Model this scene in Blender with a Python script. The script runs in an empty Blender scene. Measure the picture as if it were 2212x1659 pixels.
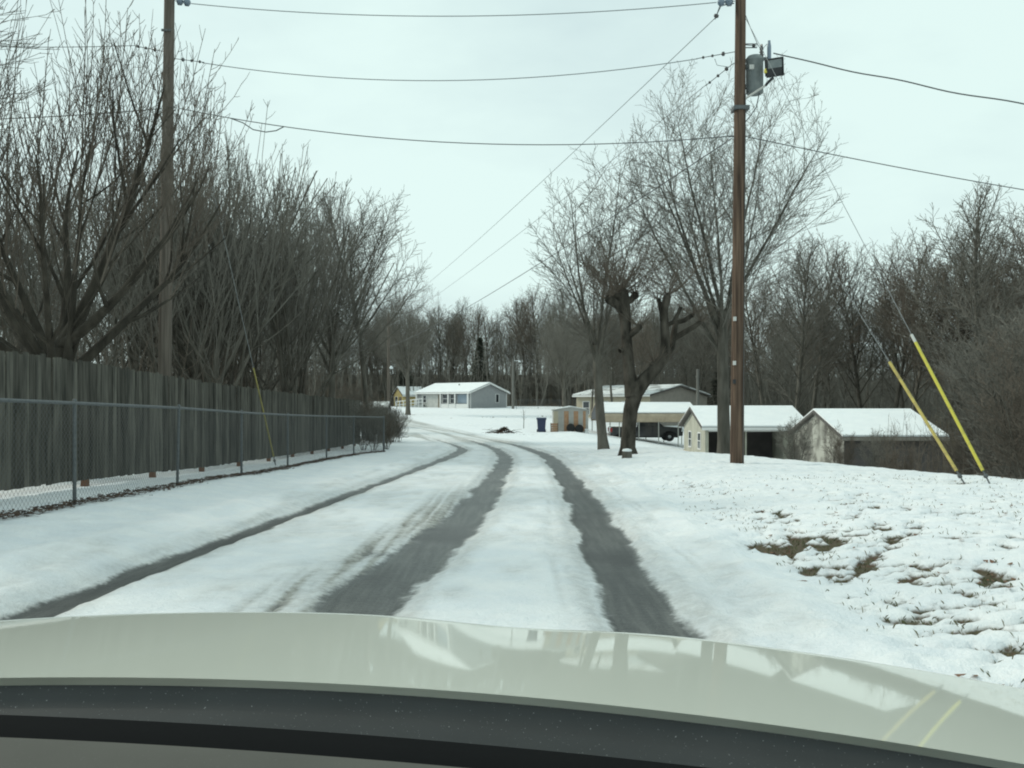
import bpy, math, random
import numpy as np
from mathutils import Vector, Matrix, Quaternion

# ------------------------------------------------------------------ camera, sky, sun, exposure
scene = bpy.context.scene
COL = scene.collection
EYE = 1.35
cam_data = bpy.data.cameras.new("camera")
cam_data.sensor_width = 36.0
cam_data.lens = 36.0 * 1995.0 / 2212.0
cam_data.shift_y = 40.5 / 2212.0
cam_data.clip_start = 0.03
cam_data.clip_end = 3000.0
cam = bpy.data.objects.new("camera", cam_data)
cam.location = (0.0, 0.0, EYE)
cam.rotation_euler = (math.radians(90), 0, 0)
COL.objects.link(cam)
scene.camera = cam

SUN_DIR = Vector((-0.86, 0.30, 0.0)).normalized()
SUN_EL = math.radians(36)
sun_vec = Vector((SUN_DIR.x * math.cos(SUN_EL), SUN_DIR.y * math.cos(SUN_EL), math.sin(SUN_EL)))
sun_data = bpy.data.lights.new("sun", 'SUN')
sun_data.energy = 1.5
sun_data.angle = math.radians(7)
sun_data.color = (1.0, 0.95, 0.82)
sun = bpy.data.objects.new("sun", sun_data)
sun.rotation_euler = sun_vec.to_track_quat('Z', 'Y').to_euler()
sun.location = (-30, 20, 40)
COL.objects.link(sun)

world = bpy.data.worlds.new("World")
scene.world = world
world.use_nodes = True
wn, wl = world.node_tree.nodes, world.node_tree.links
wn.clear()
w_out = wn.new("ShaderNodeOutputWorld")
w_bg = wn.new("ShaderNodeBackground")
w_sky = wn.new("ShaderNodeTexSky")
w_sky.sky_type = 'NISHITA'
w_sky.sun_disc = False
w_sky.sun_elevation = SUN_EL
w_sky.sun_rotation = math.atan2(sun_vec.x, sun_vec.y)
w_sky.dust_density = 3.0
w_tc = wn.new("ShaderNodeTexCoord")
w_map = wn.new("ShaderNodeMapping")
w_map.inputs['Scale'].default_value = (1.0, 1.0, 2.6)
w_noise = wn.new("ShaderNodeTexNoise")
w_noise.inputs['Scale'].default_value = 1.5
w_noise.inputs['Detail'].default_value = 6.0
w_noise.inputs['Roughness'].default_value = 0.55
w_ramp = wn.new("ShaderNodeValToRGB")           # the overcast deck: pale, slightly uneven
w_ramp.color_ramp.elements[0].position = 0.38
w_ramp.color_ramp.elements[0].color = (0.63, 0.785, 0.79, 1)
w_ramp.color_ramp.elements[1].position = 0.62
w_ramp.color_ramp.elements[1].color = (0.785, 0.965, 0.925, 1)
w_mul = wn.new("ShaderNodeVectorMath")
w_mul.operation = 'SCALE'
w_mul.inputs['Scale'].default_value = 10.0
w_mix = wn.new("ShaderNodeMix")
w_mix.data_type = 'RGBA'
w_mix.inputs['Factor'].default_value = 0.93
wl.new(w_tc.outputs['Generated'], w_map.inputs['Vector'])
wl.new(w_map.outputs['Vector'], w_noise.inputs['Vector'])
wl.new(w_noise.outputs['Fac'], w_ramp.inputs['Fac'])
wl.new(w_ramp.outputs['Color'], w_mul.inputs[0])
wl.new(w_sky.outputs['Color'], w_mix.inputs['A'])
wl.new(w_mul.outputs['Vector'], w_mix.inputs['B'])
wl.new(w_mix.outputs['Result'], w_bg.inputs['Color'])
w_bg.inputs['Strength'].default_value = 0.1
wl.new(w_bg.outputs['Background'], w_out.inputs['Surface'])

scene.view_settings.view_transform = 'Standard'
scene.view_settings.look = 'None'
scene.view_settings.exposure = 0.06
scene.view_settings.gamma = 1.0
scene.render.engine = 'CYCLES'
scene.cycles.filter_width = 2.0
scene.cycles.max_bounces = 4
scene.cycles.diffuse_bounces = 2
scene.cycles.glossy_bounces = 3
scene.cycles.transmission_bounces = 3
scene.cycles.transparent_max_bounces = 6

# ------------------------------------------------------------------ helpers
F_PX = 1995.0
def at(px, py, d):
    """world point at depth d that a surveyor at the camera would sight at picture position px, py"""
    return Vector(((px - 1106.0) * d / F_PX, d, EYE - (py - 870.0) * d / F_PX))

def tag(o, label=None, cat=None, group=None, kind=None):
    if label: o["label"] = label
    if cat: o["category"] = cat
    if group: o["group"] = group
    if kind: o["kind"] = kind
    return o

def empty(name, loc=(0, 0, 0), rz=0.0):
    o = bpy.data.objects.new(name, None)
    o.empty_display_size = 0.2
    o.location = loc
    o.rotation_euler = (0, 0, rz)
    COL.objects.link(o)
    return o

def link_mesh(name, me, parent=None, mat=None):
    if mat is not None and len(me.materials) == 0:
        me.materials.append(mat)
    o = bpy.data.objects.new(name, me)
    COL.objects.link(o)
    if parent is not None:
        o.parent = parent
    return o

def copy_tree(o, parent=None):
    c = o.copy()
    COL.objects.link(c)
    c.parent = parent
    for ch in list(o.children):
        copy_tree(ch, c)
    return c

class MB:
    """collects simple solids, then links them as ONE mesh object"""
    def __init__(self):
        self.v, self.f, self.smooth = [], [], []
    def add(self, verts, faces, smooth=False):
        b = len(self.v)
        self.v.extend([tuple(p) for p in verts])
        self.f.extend([tuple(i + b for i in fc) for fc in faces])
        self.smooth.extend([smooth] * len(faces))
        return self
    def box(self, x0, x1, y0, y1, z0, z1, M=None, ch=0.0):
        if ch > 0:
            return self.cbox(x0, x1, y0, y1, z0, z1, ch, M)
        vs = [Vector(p) for p in ((x0,y0,z0),(x1,y0,z0),(x1,y1,z0),(x0,y1,z0),(x0,y0,z1),(x1,y0,z1),(x1,y1,z1),(x0,y1,z1))]
        if M is not None: vs = [M @ p for p in vs]
        return self.add(vs, [(0,3,2,1),(4,5,6,7),(0,1,5,4),(1,2,6,5),(2,3,7,6),(3,0,4,7)])
    def cbox(self, x0, x1, y0, y1, z0, z1, c, M=None):
        # box with chamfered vertical edges and top
        def ring(z, k):
            return [(x0+c,y0+k,z),(x1-c,y0+k,z),(x1-k,y0+c,z),(x1-k,y1-c,z),(x1-c,y1-k,z),(x0+c,y1-k,z),(x0+k,y1-c,z),(x0+k,y0+c,z)]
        vs = ring(z0, 0) + ring(z1 - c, 0) + [(x0+c+ (p[0]-x0-c)*0.98, p[1], z1) if False else (min(max(p[0], x0+c), x1-c), min(max(p[1], y0+c), y1-c), z1) for p in ring(z1, 0)]
        fs = [tuple(range(7, -1, -1))]
        for r in (0, 8):
            for i in range(8):
                j = (i + 1) % 8
                fs.append((r+i, r+j, r+8+j, r+8+i))
        fs.append(tuple(range(16, 24)))
        vs = [Vector(p) for p in vs]
        if M is not None: vs = [M @ p for p in vs]
        return self.add(vs, fs)
    def prism(self, poly, a, b, axis='y', M=None):
        """extrude a closed 2-D outline (counter-clockwise) along an axis between a and b"""
        def P(u, v, w):
            return {'y': Vector((u, w, v)), 'x': Vector((w, u, v)), 'z': Vector((u, v, w))}[axis]
        n = len(poly)
        vs = [P(u, v, a) for u, v in poly] + [P(u, v, b) for u, v in poly]
        if M is not None: vs = [M @ p for p in vs]
        fs = [tuple(range(n)), tuple(range(2*n-1, n-1, -1))]
        for i in range(n):
            j = (i + 1) % n
            fs.append((i, n+i, n+j, j))
        return self.add(vs, fs)
    def tube(self, pts, rad, sides=6, cap=True, smooth=True):
        pts = [Vector(p) for p in pts]
        n = len(pts)
        if not hasattr(rad, '__len__'): rad = [rad] * n
        vs, fs = [], []
        ref = None
        for i, p in enumerate(pts):
            t = (pts[min(i+1, n-1)] - pts[max(i-1, 0)])
            if t.length < 1e-9: t = Vector((0, 0, 1))
            t.normalize()
            if ref is None:
                ref = Vector((1, 0, 0)) if abs(t.x) < 0.8 else Vector((0, 1, 0))
            u = (ref - t * ref.dot(t)).normalized()
            w = t.cross(u)
            ref = u
            for k in range(sides):
                a = 2 * math.pi * k / sides
                vs.append(p + (u * math.cos(a) + w * math.sin(a)) * rad[i])
        for i in range(n - 1):
            for k in range(sides):
                k2 = (k + 1) % sides
                fs.append((i*sides+k, i*sides+k2, (i+1)*sides+k2, (i+1)*sides+k))
        self.add(vs, fs, smooth)
        if cap:
            self.add(vs[:sides], [tuple(range(sides-1, -1, -1))])
            self.add(vs[-sides:], [tuple(range(sides))])
        return self
    def lathe(self, prof, c=(0,0,0), sides=14, axis=None, smooth=True):
        c = Vector(c)
        q = Quaternion() if axis is None else Vector((0,0,1)).rotation_difference(Vector(axis))
        vs, fs = [], []
        for r, z in prof:
            for k in range(sides):
                a = 2*math.pi*k/sides
                vs.append(c + q @ Vector((r*math.cos(a), r*math.sin(a), z)))
        m = len(prof)
        for i in range(m-1):
            for k in range(sides):
                k2 = (k+1) % sides
                fs.append((i*sides+k, i*sides+k2, (i+1)*sides+k2, (i+1)*sides+k))
        self.add(vs, fs, smooth)
        self.add(vs[:sides], [tuple(range(sides-1,-1,-1))])
        self.add(vs[-sides:], [tuple(range(sides))])
        return self
    def mesh(self, name):
        me = bpy.data.meshes.new(name)
        me.from_pydata(self.v, [], self.f)
        me.polygons.foreach_set("use_smooth", self.smooth)
        me.update()
        return me
    def build(self, name, mat, parent=None):
        return link_mesh(name, self.mesh(name), parent, mat)

def np_mesh(name, verts, quads=None, tris=None, smooth=False):
    me = bpy.data.meshes.new(name)
    verts = np.asarray(verts, dtype=np.float32).reshape(-1, 3)
    me.vertices.add(len(verts))
    me.vertices.foreach_set("co", verts.ravel())
    loops, starts, off = [], [], 0
    if quads is not None and len(quads):
        q = np.asarray(quads, dtype=np.int32).reshape(-1, 4)
        loops.append(q.ravel()); starts.append(np.arange(len(q), dtype=np.int32)*4 + off); off += len(q)*4
    if tris is not None and len(tris):
        t = np.asarray(tris, dtype=np.int32).reshape(-1, 3)
        loops.append(t.ravel()); starts.append(np.arange(len(t), dtype=np.int32)*3 + off); off += len(t)*3
    loops = np.concatenate(loops); starts = np.concatenate(starts)
    me.loops.add(len(loops)); me.loops.foreach_set("vertex_index", loops)
    me.polygons.add(len(starts)); me.polygons.foreach_set("loop_start", starts)
    if smooth:
        me.polygons.foreach_set("use_smooth", np.ones(len(starts), dtype=bool))
    me.update(calc_edges=True)
    me.validate()
    return me

# numpy value noise
def _hash(ix, iy, seed):
    h = (ix.astype(np.int64)*374761393 + iy.astype(np.int64)*668265263 + seed*2147483647) & 0xffffffff
    h = ((h ^ (h >> 13)) * 1274126177) & 0xffffffff
    h = h ^ (h >> 16)
    return (h & 0xffff) / 65535.0
def vnoise(x, y, seed=0):
    xi, yi = np.floor(x), np.floor(y)
    fx, fy = x - xi, y - yi
    fx = fx*fx*(3-2*fx); fy = fy*fy*(3-2*fy)
    a, b = _hash(xi, yi, seed), _hash(xi+1, yi, seed)
    c, d = _hash(xi, yi+1, seed), _hash(xi+1, yi+1, seed)
    return (a*(1-fx)+b*fx)*(1-fy) + (c*(1-fx)+d*fx)*fy
def fbm(x, y, seed=0, oct=4, gain=0.5):
    s, a, t = 0.0, 1.0, 0.0
    for i in range(oct):
        s = s + a*vnoise(x*(2.03**i), y*(2.03**i), seed+i*17); t += a; a *= gain
    return s/t
def sstep(a, b, x):
    t = np.clip((x-a)/(b-a), 0, 1)
    return t*t*(3-2*t)

# ------------------------------------------------------------------ materials
MATS = {}
def mat(name, color, rough=0.7, metal=0.0, noise=None, bump=None, coat=0.0, spec=0.5, rand=0.0, scale3=None, world=False):
    """procedural principled material; noise=(scale, colour2, lo, hi), bump=(scale, strength, distance)"""
    m = bpy.data.materials.new(name)
    m.use_nodes = True
    nt = m.node_tree; N, L = nt.nodes, nt.links
    b = N["Principled BSDF"]
    b.inputs['Roughness'].default_value = rough
    b.inputs['Metallic'].default_value = metal
    b.inputs['Specular IOR Level'].default_value = spec
    if coat:
        b.inputs['Coat Weight'].default_value = coat
        b.inputs['Coat Roughness'].default_value = 0.04
    tc = N.new("ShaderNodeTexCoord")
    vec = tc.outputs['Object']
    if world:
        gm = N.new('ShaderNodeNewGeometry'); vec = gm.outputs['Position']
    if scale3 is not None:
        mp = N.new("ShaderNodeMapping"); mp.inputs['Scale'].default_value = scale3
        L.new(vec, mp.inputs['Vector']); vec = mp.outputs['Vector']
    csock = None
    if noise is not None:
        sc, c2, lo, hi = noise
        nz = N.new("ShaderNodeTexNoise"); nz.inputs['Scale'].default_value = sc; nz.inputs['Detail'].default_value = 6
        L.new(vec, nz.inputs['Vector'])
        rp = N.new("ShaderNodeValToRGB")
        rp.color_ramp.elements[0].position = lo; rp.color_ramp.elements[0].color = (*color, 1)
        rp.color_ramp.elements[1].position = hi; rp.color_ramp.elements[1].color = (*c2, 1)
        L.new(nz.outputs['Fac'], rp.inputs['Fac'])
        csock = rp.outputs['Color']
    if rand > 0:
        oi = N.new("ShaderNodeObjectInfo")
        mr = N.new("ShaderNodeMapRange"); mr.inputs['To Min'].default_value = 1-rand; mr.inputs['To Max'].default_value = 1+rand
        L.new(oi.outputs['Random'], mr.inputs['Value'])
        hs = N.new("ShaderNodeHueSaturation")
        L.new(mr.outputs['Result'], hs.inputs['Value'])
        if csock is not None: L.new(csock, hs.inputs['Color'])
        else: hs.inputs['Color'].default_value = (*color, 1)
        csock = hs.outputs['Color']
    if csock is not None: L.new(csock, b.inputs['Base Color'])
    else: b.inputs['Base Color'].default_value = (*color, 1)
    if bump is not None:
        sc, st, ds = bump
        n2 = N.new("ShaderNodeTexNoise"); n2.inputs['Scale'].default_value = sc; n2.inputs['Detail'].default_value = 5
        L.new(vec, n2.inputs['Vector'])
        bp = N.new("ShaderNodeBump"); bp.inputs['Strength'].default_value = st; bp.inputs['Distance'].default_value = ds
        L.new(n2.outputs['Fac'], bp.inputs['Height']); L.new(bp.outputs['Normal'], b.inputs['Normal'])
    MATS[name] = m
    return m

M_BARK = mat("bark", (0.072, 0.067, 0.055), 0.9, noise=(6, (0.155, 0.144, 0.122), 0.3, 0.7), bump=(22, 0.7, 0.02), spec=0.2, scale3=(1, 1, 0.25), rand=0.15)
M_BARKD = mat("bark_dark", (0.040, 0.036, 0.029), 0.9, noise=(6, (0.095, 0.085, 0.068), 0.35, 0.75), bump=(20, 0.9, 0.03), spec=0.2, scale3=(1, 1, 0.3))
M_TWIG = mat("twig", (0.150, 0.144, 0.124), 0.85, noise=(1.3, (0.212, 0.200, 0.174), 0.35, 0.7), spec=0.2, rand=0.15)
M_TWIGD = mat("shoot_dark", (0.105, 0.090, 0.073), 0.85, noise=(1.3, (0.16, 0.135, 0.11), 0.35, 0.7), spec=0.2, rand=0.15)
M_TWIGR = mat("twig_reddish", (0.125, 0.106, 0.085), 0.85, noise=(1.3, (0.185, 0.155, 0.125), 0.35, 0.7), spec=0.2, rand=0.15)
M_BOARD = mat("weathered_board", (0.052, 0.051, 0.044), 0.92, noise=(4, (0.128, 0.122, 0.103), 0.34, 0.68), bump=(30, 0.4, 0.004), spec=0.12, rand=0.36, scale3=(1, 4.2, 0.45), world=True)
M_POSTRED = mat("treated_post", (0.16, 0.085, 0.055), 0.9, noise=(8, (0.24, 0.15, 0.10), 0.3, 0.7), spec=0.2)
M_GALV = mat("galvanised_steel", (0.095, 0.105, 0.108), 0.6, metal=0.2, noise=(25, (0.14, 0.15, 0.152), 0.35, 0.7))
M_WIREMESH = mat("fence_wire", (0.11, 0.12, 0.125), 0.55, metal=0.3)
M_POLE = mat("pole_wood", (0.055, 0.037, 0.028), 0.88, noise=(7, (0.165, 0.112, 0.08), 0.34, 0.68), bump=(30, 0.5, 0.01), spec=0.25, scale3=(3, 3, 0.12))
M_POLEG = mat("pole_wood_grey", (0.085, 0.072, 0.06), 0.9, noise=(7, (0.19, 0.165, 0.14), 0.3, 0.72), bump=(30, 0.5, 0.01), spec=0.2, scale3=(3, 3, 0.12))
M_FARPOLE = mat("pole_wood_pale", (0.15, 0.15, 0.135), 0.9, noise=(7, (0.21, 0.205, 0.19), 0.3, 0.72), spec=0.2, scale3=(3, 3, 0.2))
M_CABLE = mat("cable_black", (0.085, 0.092, 0.094), 0.6)
M_WIRE = mat("wire_aluminium", (0.24, 0.26, 0.265), 0.5, metal=0.2)
M_INSUL = mat("insulator_porcelain", (0.06, 0.055, 0.055), 0.3, coat=0.4)
M_INSULB = mat("insulator_grey_blue", (0.17, 0.22, 0.28), 0.3, coat=0.4)
M_TANK = mat("transformer_grey", (0.17, 0.195, 0.20), 0.5, noise=(9, (0.23, 0.255, 0.25), 0.4, 0.7))
M_BLACKP = mat("black_plastic", (0.02, 0.022, 0.024), 0.5)
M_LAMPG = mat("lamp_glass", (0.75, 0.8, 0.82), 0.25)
M_GUARD = mat("guy_guard_yellow", (0.60, 0.53, 0.07), 0.5, noise=(9, (0.40, 0.35, 0.09), 0.48, 0.72))
M_GUARDO = mat("guy_guard_faded", (0.52, 0.42, 0.11), 0.6, noise=(9, (0.33, 0.26, 0.10), 0.45, 0.7))
M_GUARDD = mat("guy_guard_dull", (0.27, 0.235, 0.07), 0.65, noise=(6, (0.20, 0.175, 0.07), 0.4, 0.8))
M_POLLARD = mat("pollard_bark", (0.030, 0.027, 0.022), 0.95, noise=(5, (0.115, 0.103, 0.085), 0.35, 0.75), bump=(18, 1.0, 0.04), spec=0.15, scale3=(1, 1, 0.4))
M_GUARDW = mat("guy_guard_tip", (0.55, 0.55, 0.52), 0.5)
M_ROOFSNOW = mat("roof_snow", (0.80, 0.83, 0.84), 0.75, noise=(1.2, (0.86, 0.88, 0.88), 0.3, 0.7), bump=(2.5, 0.5, 0.08), spec=0.3)
M_ROOFTHIN = mat("roof_snow_thin", (0.28, 0.28, 0.27), 0.8, noise=(0.8, (0.80, 0.83, 0.83), 0.38, 0.52), bump=(2.5, 0.5, 0.05), spec=0.3)
M_SHINGLE = mat("roof_shingle", (0.075, 0.07, 0.066), 0.9, noise=(5, (0.12, 0.11, 0.10), 0.3, 0.7))
M_GREYSID = mat("grey_siding", (0.30, 0.31, 0.32), 0.7, noise=(2, (0.34, 0.35, 0.35), 0.3, 0.7))
M_WHITE = mat("white_paint", (0.72, 0.73, 0.72), 0.6, noise=(3, (0.78, 0.78, 0.76), 0.3, 0.7))
M_PALESID = mat("pale_siding", (0.42, 0.43, 0.41), 0.75, noise=(1.6, (0.56, 0.56, 0.53), 0.3, 0.7))
M_BEIGE = mat("beige_siding", (0.42, 0.37, 0.27), 0.75, noise=(1.5, (0.48, 0.43, 0.33), 0.3, 0.7))
M_CREAM = mat("cream_siding", (0.36, 0.355, 0.29), 0.8, noise=(1.1, (0.50, 0.49, 0.41), 0.3, 0.7))
M_TAUPE = mat("taupe_siding", (0.23, 0.21, 0.185), 0.8, noise=(2, (0.28, 0.255, 0.22), 0.3, 0.7))
M_SHADESID = mat("shaded_siding", (0.075, 0.07, 0.068), 0.85, noise=(2, (0.11, 0.10, 0.095), 0.3, 0.7))  # siding with shade put into its colour
M_DARKGREY = mat("dark_grey_panel", (0.055, 0.062, 0.07), 0.7)
M_YELLOW = mat("yellow_siding", (0.46, 0.35, 0.14), 0.75, noise=(2, (0.52, 0.41, 0.19), 0.3, 0.7))
M_OLIVE = mat("door_brown", (0.16, 0.13, 0.09), 0.7)
M_PANE = mat("window_glass", (0.03, 0.036, 0.042), 0.08, spec=0.7)
M_TANMETAL = mat("tan_metal", (0.36, 0.29, 0.21), 0.55, noise=(2, (0.50, 0.41, 0.30), 0.3, 0.7))
M_STEELPOST = mat("carport_post", (0.38, 0.38, 0.35), 0.5, metal=0.3)
M_TIN = mat("shed_tin", (0.36, 0.36, 0.34), 0.6, noise=(3, (0.44, 0.43, 0.40), 0.3, 0.7))
M_RUST = mat("rusty_orange", (0.33, 0.17, 0.09), 0.75, noise=(6, (0.40, 0.26, 0.16), 0.3, 0.7))
M_BIN = mat("bin_blue", (0.020, 0.032, 0.075), 0.5)
M_RUBBER = mat("rubber", (0.018, 0.018, 0.018), 0.85)
M_RIM = mat("wheel_rim", (0.36, 0.37, 0.38), 0.35, metal=0.7)
M_TRUCK = mat("truck_paint", (0.012, 0.015, 0.02), 0.35, coat=0.8)
M_TAIL = mat("tail_light_red", (0.55, 0.02, 0.02), 0.3, coat=0.5)
M_CONC = mat("concrete", (0.30, 0.29, 0.27), 0.9, noise=(3, (0.38, 0.37, 0.35), 0.3, 0.7))
M_PALEBLUE = mat("pale_blue_panel", (0.25, 0.31, 0.37), 0.6)
M_EVERG = mat("evergreen", (0.028, 0.042, 0.026), 0.8, noise=(3, (0.05, 0.06, 0.035), 0.3, 0.7))
M_GRASSB = mat("dead_grass", (0.16, 0.135, 0.07), 0.85, noise=(1.7, (0.085, 0.10, 0.045), 0.4, 0.62))
M_LEAF = mat("dead_leaf", (0.15, 0.072, 0.04), 0.85, noise=(9, (0.22, 0.125, 0.07), 0.35, 0.7))
M_LEAFD = mat("dead_leaf_dark", (0.055, 0.04, 0.03), 0.9, noise=(9, (0.12, 0.075, 0.05), 0.35, 0.75))
# ------------------------------------------------------------------ terrain, road and snow
ROAD_Y = [-200, -60, -20, 0, 6, 13, 20, 30, 45, 62, 78, 100, 130, 160, 210, 300, 500, 900]
ROAD_Z = [0.2, 0.2, 0.1, 0.02, 0, -.10, -.20, -.33, -.57, -.85, -.80, -.15, .50, 1.2, 4.5, 10, 16, 22]
def pchip_like(xq, xs, ys):
    """monotone cubic interpolation, numpy only"""
    xs, ys = np.asarray(xs, float), np.asarray(ys, float)
    h = np.diff(xs); dl = np.diff(ys)/h
    m = np.zeros(len(xs)); m[0], m[-1] = dl[0], dl[-1]
    for i in range(1, len(xs)-1):
        m[i] = 0 if dl[i-1]*dl[i] <= 0 else 2*dl[i-1]*dl[i]/(dl[i-1]+dl[i])
    xq = np.asarray(xq, float)
    i = np.clip(np.searchsorted(xs, xq)-1, 0, len(h)-1)
    t = np.clip((xq-xs[i])/h[i], 0, 1)
    return ((1+2*t)*(1-t)**2*ys[i] + t*(1-t)**2*h[i]*m[i] + t*t*(3-2*t)*ys[i+1] + t*t*(t-1)*h[i]*m[i+1])

def terrain(x, y):
    x = np.asarray(x, float); y = np.asarray(y, float)
    z = pchip_like(y, ROAD_Y, ROAD_Z)
    # left verge a little higher than the road near the camera
    z = z + (0.20*(1-sstep(8, 28, y)) + 0.02)*sstep(-3.0, -4.8, x)
    # right verge: low bank, then it falls away to the lower yards
    z = z + 0.20*sstep(1.9, 4.6, x)*(1-sstep(24, 40, y))*sstep(-10, 9, y)
    crest = np.interp(y, [-50, 0, 14.6, 20.7, 27, 40, 60, 80], [14, 12.4, 8.3, 6.5, 4.9, 4.0, 4.0, 4.5])
    e = np.maximum(x-crest, 0)
    c = np.interp(y, [0, 25, 50, 62, 80, 110], [.27, .25, .185, .19, .17, .02])
    drop = c*e*e/(e+0.9)
    z = z - 3.4*np.tanh(drop/3.4)
    z = z + 0.05*(fbm(x*0.22, y*0.22, 3, 3)-0.5)*sstep(1.5, 4.5, np.abs(x+0.5))
    return z
def ground_z(x, y):
    return float(terrain(np.array([x]), np.array([y]))[0])

TRK_Y = [-40, 0, 6.3, 8.2, 12.6, 16.3, 25, 29, 33, 39, 46, 57, 65, 75, 90, 120, 200]
TRK_A = [-3.3, -3.2, -3.0, -2.9, -2.7, -2.5, -2.05, -1.85, -1.8, -2.4, -3.5, -5.4, -7.2, -9.8, -14.5, -26, -60]
TRK_B = [-1.1, -1.1, -.97, -.76, -.5, -.4, -.2, -.27, -.5, -1.1, -1.95, -3.55, -5.0, -7.4, -12, -23, -57]
TRK_C = [.80, .80, .84, .87, 1.02, 1.1, 1.15, 1.05, .75, .2, -.75, -2.15, -3.5, -5.7, -10.2, -21, -55]
def track_x(y, T):
    return pchip_like(y, TRK_Y, T)
def road_edges(y):
    return track_x(y, TRK_A)-0.75, track_x(y, TRK_C)+0.95

BARE = [  # patches where the snow has gone: x, y, half-length x, half-length y, strength
    (2.55, 8.4, .62, .42, .50), (2.9, 8.6, .5, .3, .34), (2.4, 10.6, .6, .5, .18), (2.6, 7.3, .45, .35, .26), (3.0, 6.7, .5, .3, .24),
    (4.6, 9.8, .6, .4, .30), (5.6, 9.0, .8, .35, .22), (3.1, 5.5, .4, .3, .14), (3.3, 4.8, .4, .3, .12), (6.6, 14.6, .8, .4, .22), (7.3, 14.3, .5, .3, .2),
    (1.85, 31.5, .45, .9, .5), (2.35, 29.3, .5, .8, .5), (2.2, 27.2, .35, .7, .3), (1.2, 40, .3, 1.8, .25),
    (-.9, 66.5, 1.4, 1.6, .6), (1.5, 63.5, 1.6, .9, .4), (3.2, 58, 1.8, 1.5, .34), (5.0, 52, 2.2, 1.4, .30), (0.6, 60, .8, 1.5, .3),
    (-7, 96, 1.6, 1.2, .28), (-2, 98, 2.2, 1.2, .28), (4, 101, 3, 1.5, .30), (9, 103, 3, 1.5, .3), (-11, 104, 3, 1.2, .25),
]
def snow_depth(x, y):
    """depth of the snow cover in metres (negative: bare) and how dirty it is"""
    le, re = road_edges(y)
    on_road = sstep(-.15, .1, x-le)*sstep(-.15, .1, re-x)
    lump = fbm(x*1.3, y*1.3, 11, 4)
    fine = fbm(x*7, y*7, 23, 3)
    grit = fbm(x*11, y*11, 29, 2)
    churn = sstep(.0, .5, x-track_x(y, TRK_C))*sstep(1.5, .6, x-re)
    depth = 0.050 + 0.034*(lump-.5) + 0.030*(fine-.5) + (.012+.03*churn)*(grit-.5)
    dirt = np.zeros_like(depth)
    # verge: tufty grass under thin snow
    verge = sstep(.1, .8, x-re)*(1-sstep(18, 34, y))
    tuft = fbm(x*3.1, y*3.1, 31, 3)
    clod = fbm(x*5.2, y*5.2, 47, 3)
    depth = depth + verge*(0.020*(tuft-.5) + 0.013*(clod-.5) - .010)
    w = np.zeros_like(depth)
    for (bx, by, hx, hy, s) in BARE:
        w = np.maximum(w, s*np.exp(-((x-bx)/hx)**2 - ((y-by)/hy)**2))
    cov = 0.26*fbm(x*1.6, y*1.6, 5, 3) + 0.74*(.5+1.3*(fbm(x*7.0, y*9.5, 9, 3, .65)-.5))
    band = np.exp(-((x-re-.9)/1.5)**2)*(1-sstep(9, 14, y))
    far_v = verge*(1-sstep(10, 17, y))
    bare = sstep(.53, .81, cov + .55*w + .06*band + .05*far_v*(1-on_road) + .01*verge - .02) * np.maximum(verge, sstep(.05, .2, w))
    depth = depth*(1-bare) - 0.022*bare
    # ploughed-up ridges along the road
    depth = depth + 0.055*np.exp(-((x-re-.05-.12*(lump-.5))/.20)**2)*(0.35+1.0*lump) * (1-sstep(30, 60, y))
    depth = depth + 0.060*np.exp(-((x-le+.05-.25*(lump-.5))/.22)**2)*(0.4+1.1*lump) * (1-sstep(30, 60, y))
    depth = depth + 0.035*np.exp(-((x-le-.35-.2*(fbm(x*.6, y*.5, 77, 2)-.5))/.12)**2)*(1-sstep(14, 30, y))
    # wheel tracks
    rag = (fbm(x*4.5, y*1.6, 41, 4)-.5)
    streak = fbm(x*16, y*0.35, 51, 2)
    pocket = fbm(x*9, y*5, 53, 3)
    for T, hw, soft, rg in ((TRK_A, .145, .09, .18), (TRK_B, .25, .15, .24), (TRK_C, .25, .10, .20)):
        tx = track_x(y, T)
        hwy = hw*np.interp(y, [0, 12, 34, 50, 80], [1.05, 1.0, .85, .62, .55])
        if T is TRK_A:
            hwy = hwy*np.interp(y, [0, 20, 28, 33, 40], [1, .9, 1.5, 1.7, .9])
        g = hwy + rg*rag - np.abs(x-tx)
        k = sstep(-soft, soft, g)
        fadefar = 1-0.55*sstep(38, 62, y)
        worn = sstep(-.34, -.02, g)*(1-k)
        dirt = np.maximum(dirt, worn*(.25+.35*streak))
        depth = depth*(1-.50*worn)
        depth = depth*(1-k*fadefar) - (0.012+.012*(1-streak))*k*fadefar
        dirt = np.maximum(dirt, .8*k)
        # churned rim on both sides
        depth = depth + .022*np.exp(-((np.abs(x-tx)-hwy-.14)/.07)**2)*(fine+.2)
    # dirty slush left of the middle track, near the camera
    tb = track_x(y, TRK_B)
    sl = sstep(-.95, -.55, x-tb)*sstep(.05, -.2, x-tb)*(1-sstep(9, 20, y))
    dirt = np.maximum(dirt, sl*(.40+.75*sstep(.30, .65, streak)))
    depth = depth - sl*(.026 + .030*sstep(.5, .75, .6*streak+.4*pocket))
    # faint older tyre lines beside the right-hand track
    tc_ = track_x(y, TRK_C)
    for off in (-.36, -.43, -.52, .62, .70):
        ln = np.exp(-((x-tc_-off)/.022)**2)*(1-sstep(14, 24, y))*sstep(.3, .55, fbm(x*2, y*.5, 61+int(off*50), 2))
        depth = depth - .014*ln; dirt = np.maximum(dirt, .28*ln)
    far_dirt = on_road*sstep(34, 46, y)*(.22+.5*sstep(.4, .7, fbm((x-tb)*2.2, y*.08, 71, 2)))
    dirt = np.maximum(dirt, far_dirt)
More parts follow.
